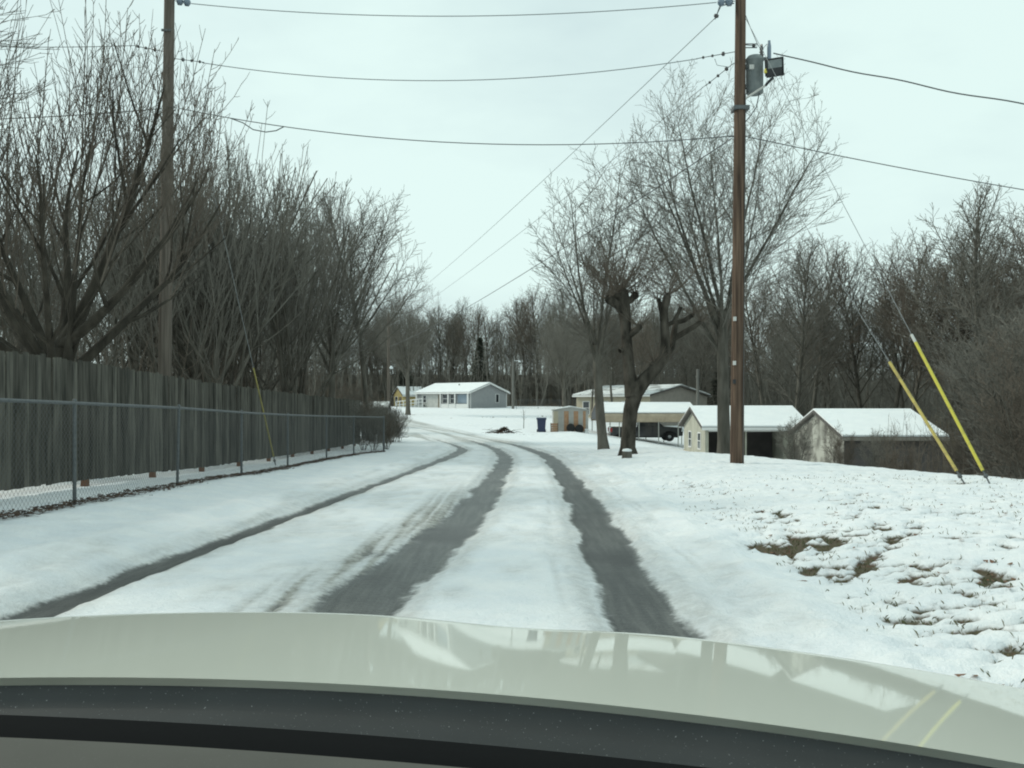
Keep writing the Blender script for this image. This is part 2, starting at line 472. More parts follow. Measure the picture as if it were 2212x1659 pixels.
    dirt = np.maximum(dirt, on_road*(.04+.26*sstep(.42, .75, fbm(x*2.6, y*1.1, 101, 3)))*(1-.4*sstep(.3, .6, fine)))
    for (tx_, ty_, tr_) in ((3.38, 26.8, .42), (3.2, 32, .35), (7.25, 31.5, .45), (4.87, 20, .26), (7.34, 14.2, .16), (7.02, 14.35, .16)):
        rr_ = np.hypot(x-tx_, y-ty_); depth = depth - .052*np.exp(-(rr_/tr_)**4)
    # under the woods the leaf litter shows through
    wl_ = sstep(-8.5, -13, x)*sstep(70, 62, y)
    wb_ = sstep(139, 148, y + 6*(fbm(x*.05, y*.05, 81, 2)-.5))
    wr_ = sstep(20, 26, x)*sstep(12, 20, y)
    wood = np.clip(wl_*.75+wb_+wr_, 0, 1)
    k = sstep(.22, .42, wood - .45*fbm(x*.5, y*.5, 91, 3) + .12)
    depth = depth*(1-k) - .03*k
    return depth, dirt, on_road

def axis_lines(fine_lo, fine_hi, step, lo, hi, grow):
    a = list(np.arange(fine_lo, fine_hi+1e-6, step))
    s, p = step, a[-1]
    while p < hi:
        s *= grow; p += s; a.append(p)
    s, p, left = step, a[0], []
    while p > lo:
        s *= grow; p -= s; left.append(p)
    return np.array(left[::-1] + a)
gx = axis_lines(-5.6, 6.2, .046, -420, 420, 1.065)
ys_, p_ = [], 3.4
while p_ < 62:
    ys_.append(p_); p_ += .03 + .0036*(p_-3.4)
while p_ < 900:
    ys_.append(p_); p_ += max(.24, .03*(p_-50))
gy = np.array(list(np.arange(-40, 3.3, 1.0)) + ys_)
GX, GY = np.meshgrid(gx, gy)
TZ = terrain(GX, GY)
DEP, DIRT, ONR = snow_depth(GX, GY)
GZ = TZ + np.maximum(DEP, -.012)
nx, ny = len(gx), len(gy)
idx = np.arange(nx*ny).reshape(ny, nx)
quads = np.stack([idx[:-1, :-1], idx[:-1, 1:], idx[1:, 1:], idx[1:, :-1]], -1).reshape(-1, 4)
cx = .25*(GX[:-1, :-1]+GX[:-1, 1:]+GX[1:, 1:]+GX[1:, :-1]).ravel()
cy = .25*(GY[:-1, :-1]+GY[:-1, 1:]+GY[1:, 1:]+GY[1:, :-1]).ravel()
le_, re_ = road_edges(cy)
is_road = (cx > le_) & (cx < re_) & (cy < 190)
ALLV = np.stack([GX, GY, GZ], -1).reshape(-1, 3)

def snow_material(name, road):
    m = bpy.data.materials.new(name); m.use_nodes = True
    nt = m.node_tree; N, L = nt.nodes, nt.links
    b = N["Principled BSDF"]
    a_d = N.new("ShaderNodeAttribute"); a_d.attribute_name = "depth"
    a_s = N.new("ShaderNodeAttribute"); a_s.attribute_name = "soil"
    tc = N.new("ShaderNodeTexCoord")
    def noise(scale, detail=5, rough=.55, vec=None):
        n = N.new("ShaderNodeTexNoise"); n.inputs['Scale'].default_value = scale
        n.inputs['Detail'].default_value = detail; n.inputs['Roughness'].default_value = rough
        L.new(vec or tc.outputs['Object'], n.inputs['Vector']); return n.outputs['Fac']
    def math_(op, a, b_=None, c=None):
        n = N.new("ShaderNodeMath"); n.operation = op
        for i, s in enumerate((a, b_, c)):
            if s is None: continue
            if isinstance(s, (int, float)): n.inputs[i].default_value = s
            else: L.new(s, n.inputs[i])
        return n.outputs[0]
    def mapr(v, a, c, lo=0., hi=1.):
        n = N.new("ShaderNodeMapRange"); n.interpolation_type = 'SMOOTHSTEP'
        n.inputs['From Min'].default_value = a; n.inputs['From Max'].default_value = c
        n.inputs['To Min'].default_value = lo; n.inputs['To Max'].default_value = hi
        L.new(v, n.inputs['Value']); return n.outputs['Result']
    def mixc(f, a, c):
        n = N.new("ShaderNodeMix"); n.data_type = 'RGBA'
        L.new(f, n.inputs['Factor']) if not isinstance(f, float) else setattr(n.inputs['Factor'], 'default_value', f)
        for s, k in ((a, 'A'), (c, 'B')):
            if isinstance(s, tuple): n.inputs[k].default_value = (*s, 1)
            else: L.new(s, n.inputs[k])
        return n.outputs['Result']
    rag = math_('MULTIPLY_ADD', noise(15, 6, .7), .050, -.025)
    dep = math_('ADD', a_d.outputs['Fac'], rag)
    cover = mapr(dep, -.010, .016) if road else mapr(dep, -.012, .024)
    if road:
        base = mixc(mapr(noise(55, 3), .35, .75), (0.040, 0.043, 0.042), (0.078, 0.082, 0.078))
        mp_ = N.new('ShaderNodeMapping'); mp_.inputs['Scale'].default_value = (9, .5, 1); L.new(tc.outputs['Object'], mp_.inputs['Vector'])
        base = mixc(mapr(noise(1.6, 6, .65, mp_.outputs['Vector']), .36, .74), base, (0.125, 0.128, 0.118))
        base = mixc(mapr(noise(140, 2), .58, .70), base, (0.20, 0.205, 0.20))
        base = mixc(mapr(noise(.7, 4), .45, .7), base, (0.045, 0.046, 0.045))
    else:
        g1 = mixc(mapr(noise(3.5, 6, .7), .38, .62), (0.115, 0.095, 0.05), (0.06, 0.066, 0.03))
        base = mixc(mapr(noise(11, 5, .7), .50, .64), g1, (0.12, 0.058, 0.033))
        base = mixc(mapr(noise(.09, 2), .3, .7), base, (0.075, 0.056, 0.038))
    clean = mixc(mapr(noise(2.4, 5), .3, .7), (0.78, 0.815, 0.84), (0.86, 0.875, 0.875))
    dirty = mixc(mapr(noise(9, 5, .65), .3, .7), (0.22, 0.215, 0.19), (0.46, 0.46, 0.43))
    df = math_('MULTIPLY', a_s.outputs['Fac'], mapr(noise(17, 5, .7), .15, .70, .55, 1.35))
    snow = mixc(df, clean, dirty)
    col = mixc(cover, base, snow)
    L.new(col, b.inputs['Base Color'])
    rr = N.new("ShaderNodeMapRange"); rr.inputs['To Min'].default_value = .42 if road else .9; rr.inputs['To Max'].default_value = .62
    L.new(cover, rr.inputs['Value']); L.new(rr.outputs['Result'], b.inputs['Roughness'])
    b.inputs['Specular IOR Level'].default_value = .35
    h = math_('ADD', math_('MULTIPLY', noise(18, 6, .6), .55), math_('MULTIPLY', noise(75, 3, .6), .18))
    bp = N.new("ShaderNodeBump"); bp.inputs['Distance'].default_value = .055
    L.new(mapr(cover, 0., 1., .25, .75), bp.inputs['Strength'])
    L.new(h, bp.inputs['Height']); L.new(bp.outputs['Normal'], b.inputs['Normal'])
    return m

def sub_sheet(name, sel, m):
    q = quads[sel]
    used = np.unique(q)
    remap = np.zeros(len(ALLV), dtype=np.int32); remap[used] = np.arange(len(used))
    me = np_mesh(name, ALLV[used], quads=remap[q], smooth=True)
    at_ = me.attributes.new("depth", 'FLOAT', 'POINT'); at_.data.foreach_set("value", DEP.ravel()[used].astype(np.float32))
    at_ = me.attributes.new("soil", 'FLOAT', 'POINT'); at_.data.foreach_set("value", DIRT.ravel()[used].astype(np.float32))
    o = link_mesh(name, me, None, m)
    return o
tag(sub_sheet("ground", ~is_road, snow_material("snow_on_grass", False)), kind="structure")
tag(sub_sheet("road", is_road, snow_material("snow_on_asphalt", True)), kind="structure")

# ------------------------------------------------------------------ trees
def perp(d, ang, az):
    ref = Vector((0, 0, 1)) if abs(d.z) < .95 else Vector((1, 0, 0))
    u = d.cross(ref).normalized(); w = u.cross(d)
    return (d*math.cos(ang) + (u*math.cos(az)+w*math.sin(az))*math.sin(ang)).normalized()

UP = Vector((0, 0, 1))
def grow(R, p, d, L, r, lv, S, out):
    n = S['seg'][lv]; step = L/n
    pts, rad, dirs = [p.copy()], [r], [d.copy()]
    wn_, tr = S['wander'][lv], S['trop'][lv]
    rend = max(S['rmin'], r*S['taper'][lv])
    for i in range(n):
        d = (d + Vector((R.gauss(0, wn_), R.gauss(0, wn_), R.gauss(0, wn_*.7))) + UP*tr*(1-max(d.z, 0)*.6)).normalized()
        p = p + d*step
        pts.append(p.copy()); dirs.append(d.copy())
        rad.append(r + (rend-r)*((i+1)/n)**S.get('tpow', 1.0))
    out[lv].append((pts, rad))
    if lv+1 >= S['levels']: return
    nc = S['nc'][lv]
    nc = max(1, int(nc*(0.75+.5*R.random())*min(1.4, (L/S['Lref'][lv])**.8)+.5))
    az = R.random()*6.28
    t0 = S['t0'][lv]
    for k in range(nc):
        t = t0 + (1-t0)*((k+R.random())/nc)
        f = t*n; i = min(int(f), n-1); u = f-i
        pos = pts[i].lerp(pts[i+1], u); dd = dirs[min(i+1, n)]
        rr = rad[i]*(1-u)+rad[i+1]*u
        az += 2.399+R.gauss(0, .5)
        ang = math.radians(R.gauss(*S['ang'][lv]))
        if S.get('angtop') and lv == 0: ang *= 1-.55*((t-t0)/(1-t0))
        cd = perp(dd, ang, az)
        if lv >= 1 and cd.z < S.get('minz', -.25):
            cd.z = abs(cd.z)*.4; cd.normalize()
        cl = L*S['lr'][lv]*(1-S['lt'][lv]*t)*(.7+.6*R.random())
        if 'env' in S and lv >= S.get('envlv', 0):
            cz_, rx_, rz_ = S['env']
            q = Vector((pos.x/rx_, pos.y/rx_, (pos.z-cz_)/rz_)); e = Vector((cd.x/rx_, cd.y/rx_, (cd.z+.25)/rz_))
            A_, B_, C_ = e.dot(e), 2*q.dot(e), q.dot(q)-1
            D_ = B_*B_-4*A_*C_
            lim = max(.25, (-B_+math.sqrt(D_))/(2*A_)) if D_ > 0 and C_ < 0 else .3
            cl = min(cl, lim*R.uniform(.8, 1.08))
        cr = max(S['rmin'], min(rr*.82, r*S['rr'][lv]*(cl/(L*S['lr'][lv]))**.5))
        grow(R, pos, cd, cl, cr, lv+1, S, out)

def tubes_mesh(name, branches, sides):
    V, Q, off = [], [], 0
    groups = {}
    for pts, rad in branches:
        groups.setdefault(len(pts), []).append((pts, rad))
    for n, bl in groups.items():
        P = np.array([[tuple(q) for q in b[0]] for b in bl]); Rr = np.array([b[1] for b in bl])
        T = np.empty_like(P)
        T[:, 1:-1] = P[:, 2:]-P[:, :-2]; T[:, 0] = P[:, 1]-P[:, 0]; T[:, -1] = P[:, -1]-P[:, -2]
        T /= np.linalg.norm(T, axis=2, keepdims=True)+1e-9
        main = P[:, -1]-P[:, 0]; main /= np.linalg.norm(main, axis=1, keepdims=True)+1e-9
        ref = np.where(np.abs(main[:, 2:3]) < .8, np.array([[0, 0, 1.]]), np.array([[1., 0, 0]]))[:, None, :]
        U = np.cross(T, np.broadcast_to(ref, T.shape)); U /= np.linalg.norm(U, axis=2, keepdims=True)+1e-9
        W = np.cross(T, U)
        a = np.arange(sides)*2*math.pi/sides
        ring = P[:, :, None, :] + Rr[:, :, None, None]*(U[:, :, None, :]*np.cos(a)[None, None, :, None] + W[:, :, None, :]*np.sin(a)[None, None, :, None])
        B = len(bl)
        ids = np.arange(B*n*sides).reshape(B, n, sides)+off
        nxt = np.roll(ids, -1, axis=2)
        q = np.stack([ids[:, :-1], nxt[:, :-1], nxt[:, 1:], ids[:, 1:]], -1)
        V.append(ring.reshape(-1, 3)); Q.append(q.reshape(-1, 4)); off += B*n*sides
    return np_mesh(name, np.concatenate(V), quads=np.concatenate(Q), smooth=True)

def join_meshes(name, parts):
    """parts: list of (branches, sides) -> one mesh"""
    V, Q, off = [], [], 0
    for br, sd in parts:
        if not br: continue
        me = tubes_mesh("tmp", br, sd)
        nv = len(me.vertices); co = np.empty(nv*3, np.float32); me.vertices.foreach_get("co", co)
        lp = np.empty(len(me.loops), np.int32); me.loops.foreach_get("vertex_index", lp)
        V.append(co.reshape(-1, 3)); Q.append(lp.reshape(-1, 4)+off); off += nv
        bpy.data.meshes.remove(me)
    return np_mesh(name, np.concatenate(V), quads=np.concatenate(Q), smooth=True)

def tree_proto(seed, S, H, r0, bark, twig, lean=(0, 0)):
    R = random.Random(seed)
    out = [[] for _ in range(S['levels'])]
    for sx, sy, sl, sr in S.get('stems', [(0, 0, 1.0, 1.0)]):
        d = Vector((lean[0]+sx*S.get('stem_tilt', .25), lean[1]+sy*S.get('stem_tilt', .25), 1)).normalized()
        grow(R, Vector((sx*.12, sy*.12, -.15)), d, H*sl*S.get('trunkfrac', 1.0), r0*sr, 0, S, out)
    # root flare
    for b in out[0]:
        b[1][0] *= 1.35
    wood = [(out[0], 10), (out[1], 6)]
    fine = []
    for lv in range(2, S['levels']):
        fine.append((out[lv], 4 if lv == 2 else 3))
    t = join_meshes("trunk", wood); t.materials.append(bark)
    c = join_meshes("crown", fine); c.materials.append(twig)
    return t, c

def place_tree(name, proto, x, y, rz=0, s=1.0, label=None, cat="tree", group=None, z=None, sz=None):
    o = empty(name, (x, y, (ground_z(x, y) if z is None else z)), rz)
    o.scale = (s, s, s if sz is None else sz)
    link_mesh("trunk", proto[0], o); link_mesh("crown", proto[1], o)
    tag(o, label, cat, group)
    return o

# upright, many-shooted garden trees behind the wooden fence
VASE = dict(levels=5, seg=[4, 9, 7, 5, 2], wander=[.03, .055, .045, .06, .10], trop=[.02, .115, .30, .20, .08],
            taper=[.75, .22, .25, .3, .6], rmin=.0050, nc=[15, 13, 4, 2, 0], Lref=[2.4, 4.6, 2.3, 1.0, 1], t0=[.58, .16, .2, .2, 0],
            ang=[(54, 17), (40, 11), (26, 8), (34, 10), (40, 8)], lr=[1.95, .56, .34, .30, .3], lt=[.05, .30, .40, .3, .2],
            rr=[.40, .28, .40, .5, .5], minz=.1)
# spreading oval crown of fanned leaders (the big lawn trees on the right)
OVAL = dict(levels=5, seg=[6, 11, 8, 5, 3], wander=[.015, .03, .045, .07, .09], trop=[.02, .05, .075, .06, .05],
            taper=[.72, .10, .14, .3, .6], rmin=.0046, nc=[7, 17, 11, 6, 0], Lref=[4.4, 7.5, 2.6, .85, 1], t0=[.66, .06, .08, .08, 0],
            ang=[(27, 12), (46, 11), (38, 10), (38, 11), (40, 10)], lr=[1.95, .52, .42, .42, .3], lt=[.0, .25, .35, .3, .2],
            rr=[.42, .24, .34, .5, .5], minz=-.05, env=(7.6, 3.5, 5.2))
NARROW = dict(OVAL); NARROW.update(ang=[(20, 8), (40, 10), (36, 10), (38, 11), (40, 10)], nc=[9, 18, 12, 7, 0], env=(6.6, 2.3, 4.2), lr=[1.8, .5, .42, .42, .3])
# tall slender woodland tree
WOOD = dict(levels=4, seg=[12, 7, 5, 3], wander=[.035, .06, .09, .12], trop=[.03, .10, .07, .06],
            taper=[.10, .2, .3, .5], rmin=.010, nc=[26, 13, 9, 0], Lref=[13, 5, 2.0, 1], t0=[.24, .16, .1, 0],
            ang=[(46, 10), (40, 12), (42, 13), (45, 12)], lr=[.46, .46, .46, .4], lt=[.30, .45, .35, .2],
            rr=[.30, .34, .5, .5], angtop=True, minz=-.2, env=(9.8, 4.0, 7.2))
WOOD2 = dict(WOOD); WOOD2.update(nc=[22, 14, 9, 0], t0=[.34, .18, .1, 0], lr=[.52, .44, .46, .4], wander=[.05, .08, .10, .13], env=(10.2, 4.6, 6.6))
# brushy multi-stem growth
BRUSH = dict(levels=4, seg=[7, 5, 4, 2], wander=[.07, .11, .13, .14], trop=[.05, .09, .07, .06],
             taper=[.15, .25, .4, .6], rmin=.007, nc=[13, 10, 8, 0], Lref=[4.5, 1.7, .8, 1], t0=[.12, .12, .1, 0],
             ang=[(34, 10), (36, 12), (40, 12), (40, 12)], lr=[.42, .46, .5, .4], lt=[.4, .4, .3, .2], rr=[.4, .45, .5, .5],
             stems=[(0, 0, 1, 1), (1, .2, .9, .8), (-.9, .5, .85, .8), (.1, -1, .95, .75), (-.4, -.9, .75, .7), (.6, .9, .8, .7)], stem_tilt=.32, minz=-.3)
def vase_tree(seed, stems, Zc, Rm, nlimb, bark, twig, th=(10, 70), dens=1.0, rtwig=.0045, low=.22):
    """fan of limbs that turn upright, every one set with near-vertical shoots reaching a domed top"""
    R = random.Random(seed)
    wood, shoots, spurs = [], [], []
    def ztop(p): return Zc*(1-.50*min(1.3, math.hypot(p.x, p.y)/Rm)**2)
    def spur(pts, rad):
        n = len(pts)-1; L = sum((pts[i+1]-pts[i]).length for i in range(n))
        az = R.random()*6.28
        for k in range(int(L*5.5*dens)+1):
            t = R.uniform(.12, 1)*n; i = min(int(t), n-1); u = t-i
            p = pts[i].lerp(pts[i+1], u); d = (pts[i+1]-pts[i]).normalized(); az += 2.4+R.gauss(0, .4)
            e = perp(d, math.radians(R.gauss(38, 9)), az); e.z = abs(e.z)
            l = R.uniform(.08, .42)*(1.2-.6*t/n)
            q = p+e*l*.55; e2 = (e+UP*.35).normalized()
            spurs.append(([p, q, q+e2*l*.5], [rtwig*1.15, rtwig, rtwig*.7]))
    def line(p, d, L, r0, r1, n, wander, trop):
        pts, rad = [p.copy()], [r0]
        for i in range(n):
            d = (d+Vector((R.gauss(0, wander), R.gauss(0, wander), R.gauss(0, wander)*.5))+UP*trop*(1-max(0, d.z)*.7)).normalized()
            p = p+d*(L/n); pts.append(p.copy()); rad.append(r0+(r1-r0)*((i+1)/n)**.8)
        return pts, rad
    def shoot_off(pts, rad, gap, lo):
        n = len(pts)-1; L = sum((pts[i+1]-pts[i]).length for i in range(n))
        for k in range(max(1, int(L/gap*dens))):
            t = R.uniform(lo, 1)*n; i = min(int(t), n-1); u = t-i
            p = pts[i].lerp(pts[i+1], u); d = (pts[i+1]-pts[i]).normalized()
            room = ztop(p)-p.z
            if room < .3: continue
            e = (d*.45+UP*.75+Vector((R.gauss(0, .32), R.gauss(0, .32), 0))).normalized()
            l = room*R.uniform(.45, 1.0) if R.random() < .65 else room*R.uniform(.2, .5)
            rr = min((rad[i]*(1-u)+rad[i+1]*u)*.6, .006+.0042*l)
            sp, sr = line(p, e, l, rr, rtwig, 7, .05, .30)
            shoots.append((sp, sr)); spur(sp, sr)
            if l > 1.3:
                for q in range(R.randrange(2, 5)):
                    j = R.randrange(1, 5); a = perp((sp[j+1]-sp[j]).normalized(), math.radians(R.gauss(30, 8)), R.random()*6.28); a.z = abs(a.z)
                    s2, r2 = line(sp[j], a, l*R.uniform(.25, .5), sr[j]*.6, rtwig*.9, 5, .06, .22); shoots.append((s2, r2)); spur(s2, r2)
    for (sx, sy, h, r, n_) in stems:
        b0 = Vector((sx*.35, sy*.35, -.15)); tp, trd = line(b0, Vector((sx*.25, sy*.25, 1)).normalized(), h+.15, r, r*.9, 4, .02, .02)
        trd[0] *= 1.3; wood.append((tp, trd))
        for k in range(n_):
            az = 2.399*k+R.gauss(0, .35); th_ = math.radians(th[0]+(th[1]-th[0])*((k+.5)/n_)+R.gauss(0, 5))
            d = Vector((math.sin(th_)*math.cos(az), math.sin(th_)*math.sin(az), math.cos(th_)))
            i = R.randrange(2, 5); p = tp[i]
            L = (Zc-h)*R.uniform(.62, .80) if th_ < .7 else Rm*R.uniform(.8, 1.12)
            lp_, lr_ = line(p, d, L, r*R.uniform(.36, .56), .014, 9, .045, .055+.06*th_)
            wood.append((lp_, lr_)); shoot_off(lp_, lr_, .26, low)
            for q in range(R.randrange(3, 6)):
                j = R.randrange(3, 8); a = perp((lp_[j+1]-lp_[j]).normalized(), math.radians(R.gauss(34, 8)), R.random()*6.28)
                if a.z < .12: a.z = .2; a.normalize()
                s2, r2 = line(lp_[j], a, L*R.uniform(.28, .5), lr_[j]*.62, .010, 7, .055, .11)
                wood.append((s2, r2)); shoot_off(s2, r2, .30, low*.8)
    t = join_meshes("trunk", [(wood, 7)]); t.materials.append(bark)
    c = join_meshes("crown", [(shoots, 4), (spurs, 3)]); c.materials.append(twig)
    return t, c
P_PEAR = vase_tree(4, [(0, 0, 2.3, .235, 13)], 8.6, 4.7, 19, M_BARKD, M_TWIGD, (8, 74), .66, .0044, .50)
P_ROW1 = vase_tree(11, [(0, 0, 1.3, .12, 5), (1, .3, 1.1, .09, 3), (-.9, .4, 1.2, .09, 3), (.2, -1, 1.0, .08, 2)], 8.3, 3.0, 7, M_BARK, M_TWIG, (6, 52), .40, .0052, .36)
P_ROW2 = vase_tree(12, [(0, 0, 1.6, .12, 6), (.8, -.5, 1.2, .09, 3), (-.9, -.2, 1.1, .09, 3)], 8.9, 2.9, 7, M_BARK, M_TWIG, (6, 48), .40, .0052, .36)
P_MAPLE = tree_proto(21, OVAL, 4.6, .205, M_BARK, M_TWIG)
P_ASH = tree_proto(27, NARROW, 3.6, .15, M_BARK, M_TWIG, lean=(.0, -.09))
P_WOOD = [tree_proto(31, WOOD, 15.8, .20, M_BARK, M_TWIG), tree_proto(32, WOOD2, 15.0, .19, M_BARK, M_TWIGR),
          tree_proto(33, WOOD, 14.5, .16, M_BARK, M_TWIG), tree_proto(34, WOOD2, 15.6, .22, M_BARK, M_TWIG)]
P_BRUSH = [tree_proto(41, BRUSH, 4.6, .045, M_BARK, M_TWIGR), tree_proto(42, BRUSH, 5.2, .05, M_BARK, M_TWIG)]

# near the fence
place_tree("pear_tree", P_PEAR, -7.85, 16.0, 1.0, 1.0, "big spreading bare tree with upright shoots rising behind the near end of the wooden fence")
place_tree("overhanging_tree", P_MAPLE, -7.9, 10.2, 2.2, .75, "bare tree at the left edge whose branches reach into the top left corner")
place_tree("shoot_tree", P_ROW1, -8.6, 26.5, .4, 1.30, "bare multi-stemmed tree behind the wooden fence just past the left utility pole")
place_tree("shoot_tree", P_ROW2, -8.0, 33.0, 1.9, 1.28, "bare multi-stemmed tree behind the far end of the wooden fence")
place_tree("shoot_tree", P_ROW1, -10.8, 21.5, 3.0, .98, "thicket-like bare tree between the big fence tree and the left utility pole")
place_tree("shoot_tree", P_ROW2, -9.0, 39.0, 5.0, 1.36, "bare upright tree behind the far corner of the chain-link fence")
row_spots = [(-13.5, 24, 1.15, .3, 0), (-11.6, 29, 1.22, 2.2, 1), (-14.5, 34, 1.35, 4.1, 0), (-12.0, 37, 1.35, 1.1, 0), (-17, 41, 1.45, 2.9, 1),
             (-13, 44, 1.45, .8, 0), (-14, 19, 1.1, 4.6, 1), (-10.4, 35.5, 1.32, 2.6, 0), (-10.2, 31.0, 1.28, .2, 1), (-9.4, 28.0, 1.2, 5.6, 1)]
for i, (x, y, s, rz, k) in enumerate(row_spots):
    place_tree("thicket_tree", (P_ROW1, P_ROW2)[k], x, y, rz, s, "bare upright tree in the thicket behind the wooden fence", group="thicket trees behind the wooden fence")
place_tree("yard_tree", P_WOOD[3], -6.9, 45.0, .5, .80, "bare tree with a stout trunk by the snowy yard past the chain-link fence")
place_tree("yard_tree", P_MAPLE, -11.7, 104, 2.5, 1.3, "tall bare forked tree standing left of the yellow shed")
place_tree("yard_tree", P_MAPLE, -8.5, 43.5, 4.0, .98, "broad bare tree at the right end of the left-hand tree row")
# lawn trees on the right
place_tree("maple_tree", P_MAPLE, 7.25, 31.5, 2.0, 1.12, "tallest bare tree with broad crown right behind the brown utility pole", sz=1.16)
place_tree("ash_tree", P_ASH, 3.2, 32.0, 5.1, 1.2, "bare oval-crowned tree standing just behind the pollarded tree", sz=1.06)

place_tree("spreading_tree", P_MAPLE, 4.6, 81, 1.0, .95, "broad bare tree behind the tin shed left of the pollarded tree")
# woods: left, back and right
Rw = random.Random(7)
def woods(name, n, xr, yr, sr, label, group, avoid=None, mind=3.0):
    spots, tries = [], 0
    while len(spots) < n and tries < n*60:
        tries += 1
        x, y = Rw.uniform(*xr), Rw.uniform(*yr)
        if avoid and avoid(x, y): continue
        if any((x-a)**2+(y-b)**2 < mind*mind for a, b in spots): continue
        spots.append((x, y))
        k = Rw.randrange(4); s = Rw.uniform(*sr)
        place_tree(name, P_WOOD[k], x, y, Rw.uniform(0, 6.28), s, label, group=group, sz=s*Rw.uniform(.92, 1.08))
woods("woodland_tree", 34, (-62, -15), (46, 100), (.62, .86), "bare tree in the wood on the left beyond the thicket", "trees of the left-hand wood",
      lambda x, y: x > -12-(y-45)*.22, 3.6)
woods("forest_tree", 70, (-66, 40), (146, 178), (.92, 1.2), "bare tree in the dark wood behind the grey house", "trees of the wood behind the houses", None, 3.6)
woods("hillside_tree", 34, (-40, 95), (180, 215), (.85, 1.1), "bare tree on the wooded rise far behind the houses", "trees on the far wooded rise", None, 4.0)
woods("backyard_tree", 28, (8, 44), (100, 140), (.8, 1.0), "bare tree in the wood behind the tan house with the carport", "trees behind the carport and tan house",
      lambda x, y: x < 8+(y-100)*.1, 3.4)
woods("slope_tree", 22, (21, 46), (54, 80), (.98, 1.22), "tall bare tree in the wood at the right edge beyond the dark house", "trees at the right edge beyond the dark house",
      lambda x, y: x < 26 + (62-y)*.4, 3.0)
woods("roadside_tree", 9, (5, 13), (94, 112), (.62, .8), "bare tree between the grey house and the carport roof", "trees left of the tan house", lambda x, y: x < y*.058, 2.0)
# ------------------------------------------------------------------ fences
Rf = random.Random(3)
def wooden_fence():
    root = tag(empty("wooden_fence", (0, 0, 0)), "weathered grey board privacy fence running along the left side", "fence")
    variants = []
    for k, h in enumerate((1.70, 1.72, 1.69, 1.71)):
        mb = MB()
        w = .069
        mb.prism([(-w, 0), (w, 0), (w, h-.02), (w-.02, h), (-w+.02, h), (-w, h-.02)], -.009, .009, 'x')
        me = mb.mesh("board"); me.materials.append(M_BOARD); variants.append(me)
    y = 6.0
    while y < 37.0:
        x = -6.2 + .004*(y-6)
        o = link_mesh("board", variants[Rf.randrange(4)], root)
        o.location = (x + Rf.uniform(-.004, .004), y, ground_z(x, y)+.15+Rf.uniform(-.012, .012))
        o.rotation_euler = (Rf.gauss(0, .006), Rf.gauss(0, .004), Rf.gauss(0, .007))
        y += Rf.choice((.141, .143, .147))
    mb = MB(); mb.box(-.045, .045, -.045, .045, -.3, 1.72); pm = mb.mesh("post"); pm.materials.append(M_POSTRED)
    y = 6.0
    while y < 37.2:
        x = -6.2 + .004*(y-6) - .10
        o = link_mesh("post", pm, root); o.location = (x, y, ground_z(x, y)); y += 2.52
    for hz in (.42, 1.0, 1.58):
        pts = [(-6.2+.004*(yy-6)-.035, yy, ground_z(-6.2, yy)+.12+hz) for yy in np.linspace(6, 36.9, 12)]
        mb = MB(); mb.tube(pts, .026, 4, smooth=False); mb.build("rail", M_BOARD, root)
wooden_fence()

CL_POSTS = [(-5.0, 4.0), (-4.98, 7.2), (-4.95, 10.45), (-4.97, 13.7), (-4.95, 16.9), (-4.93, 20.3), (-4.88, 24.3), (-4.78, 27.9), (-4.25, 30.6)]
def chain_link(name, posts, h, label, wire_r=.0013, pitch=.075):
    root = tag(empty(name, (0, 0, 0)), label, "fence")
    g = [ground_z(*p) for p in posts]
    for i, (p, z) in enumerate(zip(posts, g)):
        mb = MB(); lean = .02 if i == 3 else 0.0
        top = Vector((p[0]+lean, p[1]+lean*1.5, z+h+.02))
        mb.tube([(p[0], p[1], z-.2), top], .022 if i not in (0, len(posts)-1) else .03, 8)
        mb.lathe([(.026, 0), (.026, .02), (.012, .035)], top-Vector((0, 0, .005)), 8)
        mb.build("post", M_GALV, root)
    mb = MB(); mb.tube([(p[0]+.01, p[1], z+h) for p, z in zip(posts, g)], .019, 8); mb.build("top_rail", M_GALV, root)
    # diamond netting: two families of straight strands
    br = []
    for (p, za), (q, zb) in zip(zip(posts, g), zip(posts[1:], g[1:])):
        a = Vector((p[0]+.035, p[1], za+.03)); b = Vector((q[0]+.035, q[1], zb+.03))
        ln = (b-a).length; hh = h-.05
        for fam in (0, 1):
            s = -hh
            while s < ln:
                s0, s1 = max(s, 0), min(s+hh, ln)
                if s1-s0 > .02:
                    u0, u1 = (s0-s)/hh, (s1-s)/hh
                    if fam: u0, u1 = 1-u0, 1-u1
                    A = a.lerp(b, s0/ln)+Vector((0, 0, u0*hh)); B = a.lerp(b, s1/ln)+Vector((0, 0, u1*hh))
                    br.append(([A, B], [wire_r, wire_r]))
                s += pitch
    me = tubes_mesh("netting", br, 3); me.materials.append(M_WIREMESH)
    tag(link_mesh("netting", me, root), kind="stuff")
    return root
chain_link("chain_link_fence", CL_POSTS, 1.20, "galvanised chain-link fence with thin steel posts in front of the wooden fence")
far_posts = [(0.6, 127), (3.6, 127), (6.6, 127), (9.6, 127), (12.6, 127)]
chain_link("chain_link_fence", far_posts, 1.3, "far chain-link fence at the edge of the wood right of the grey house", .006, .30)

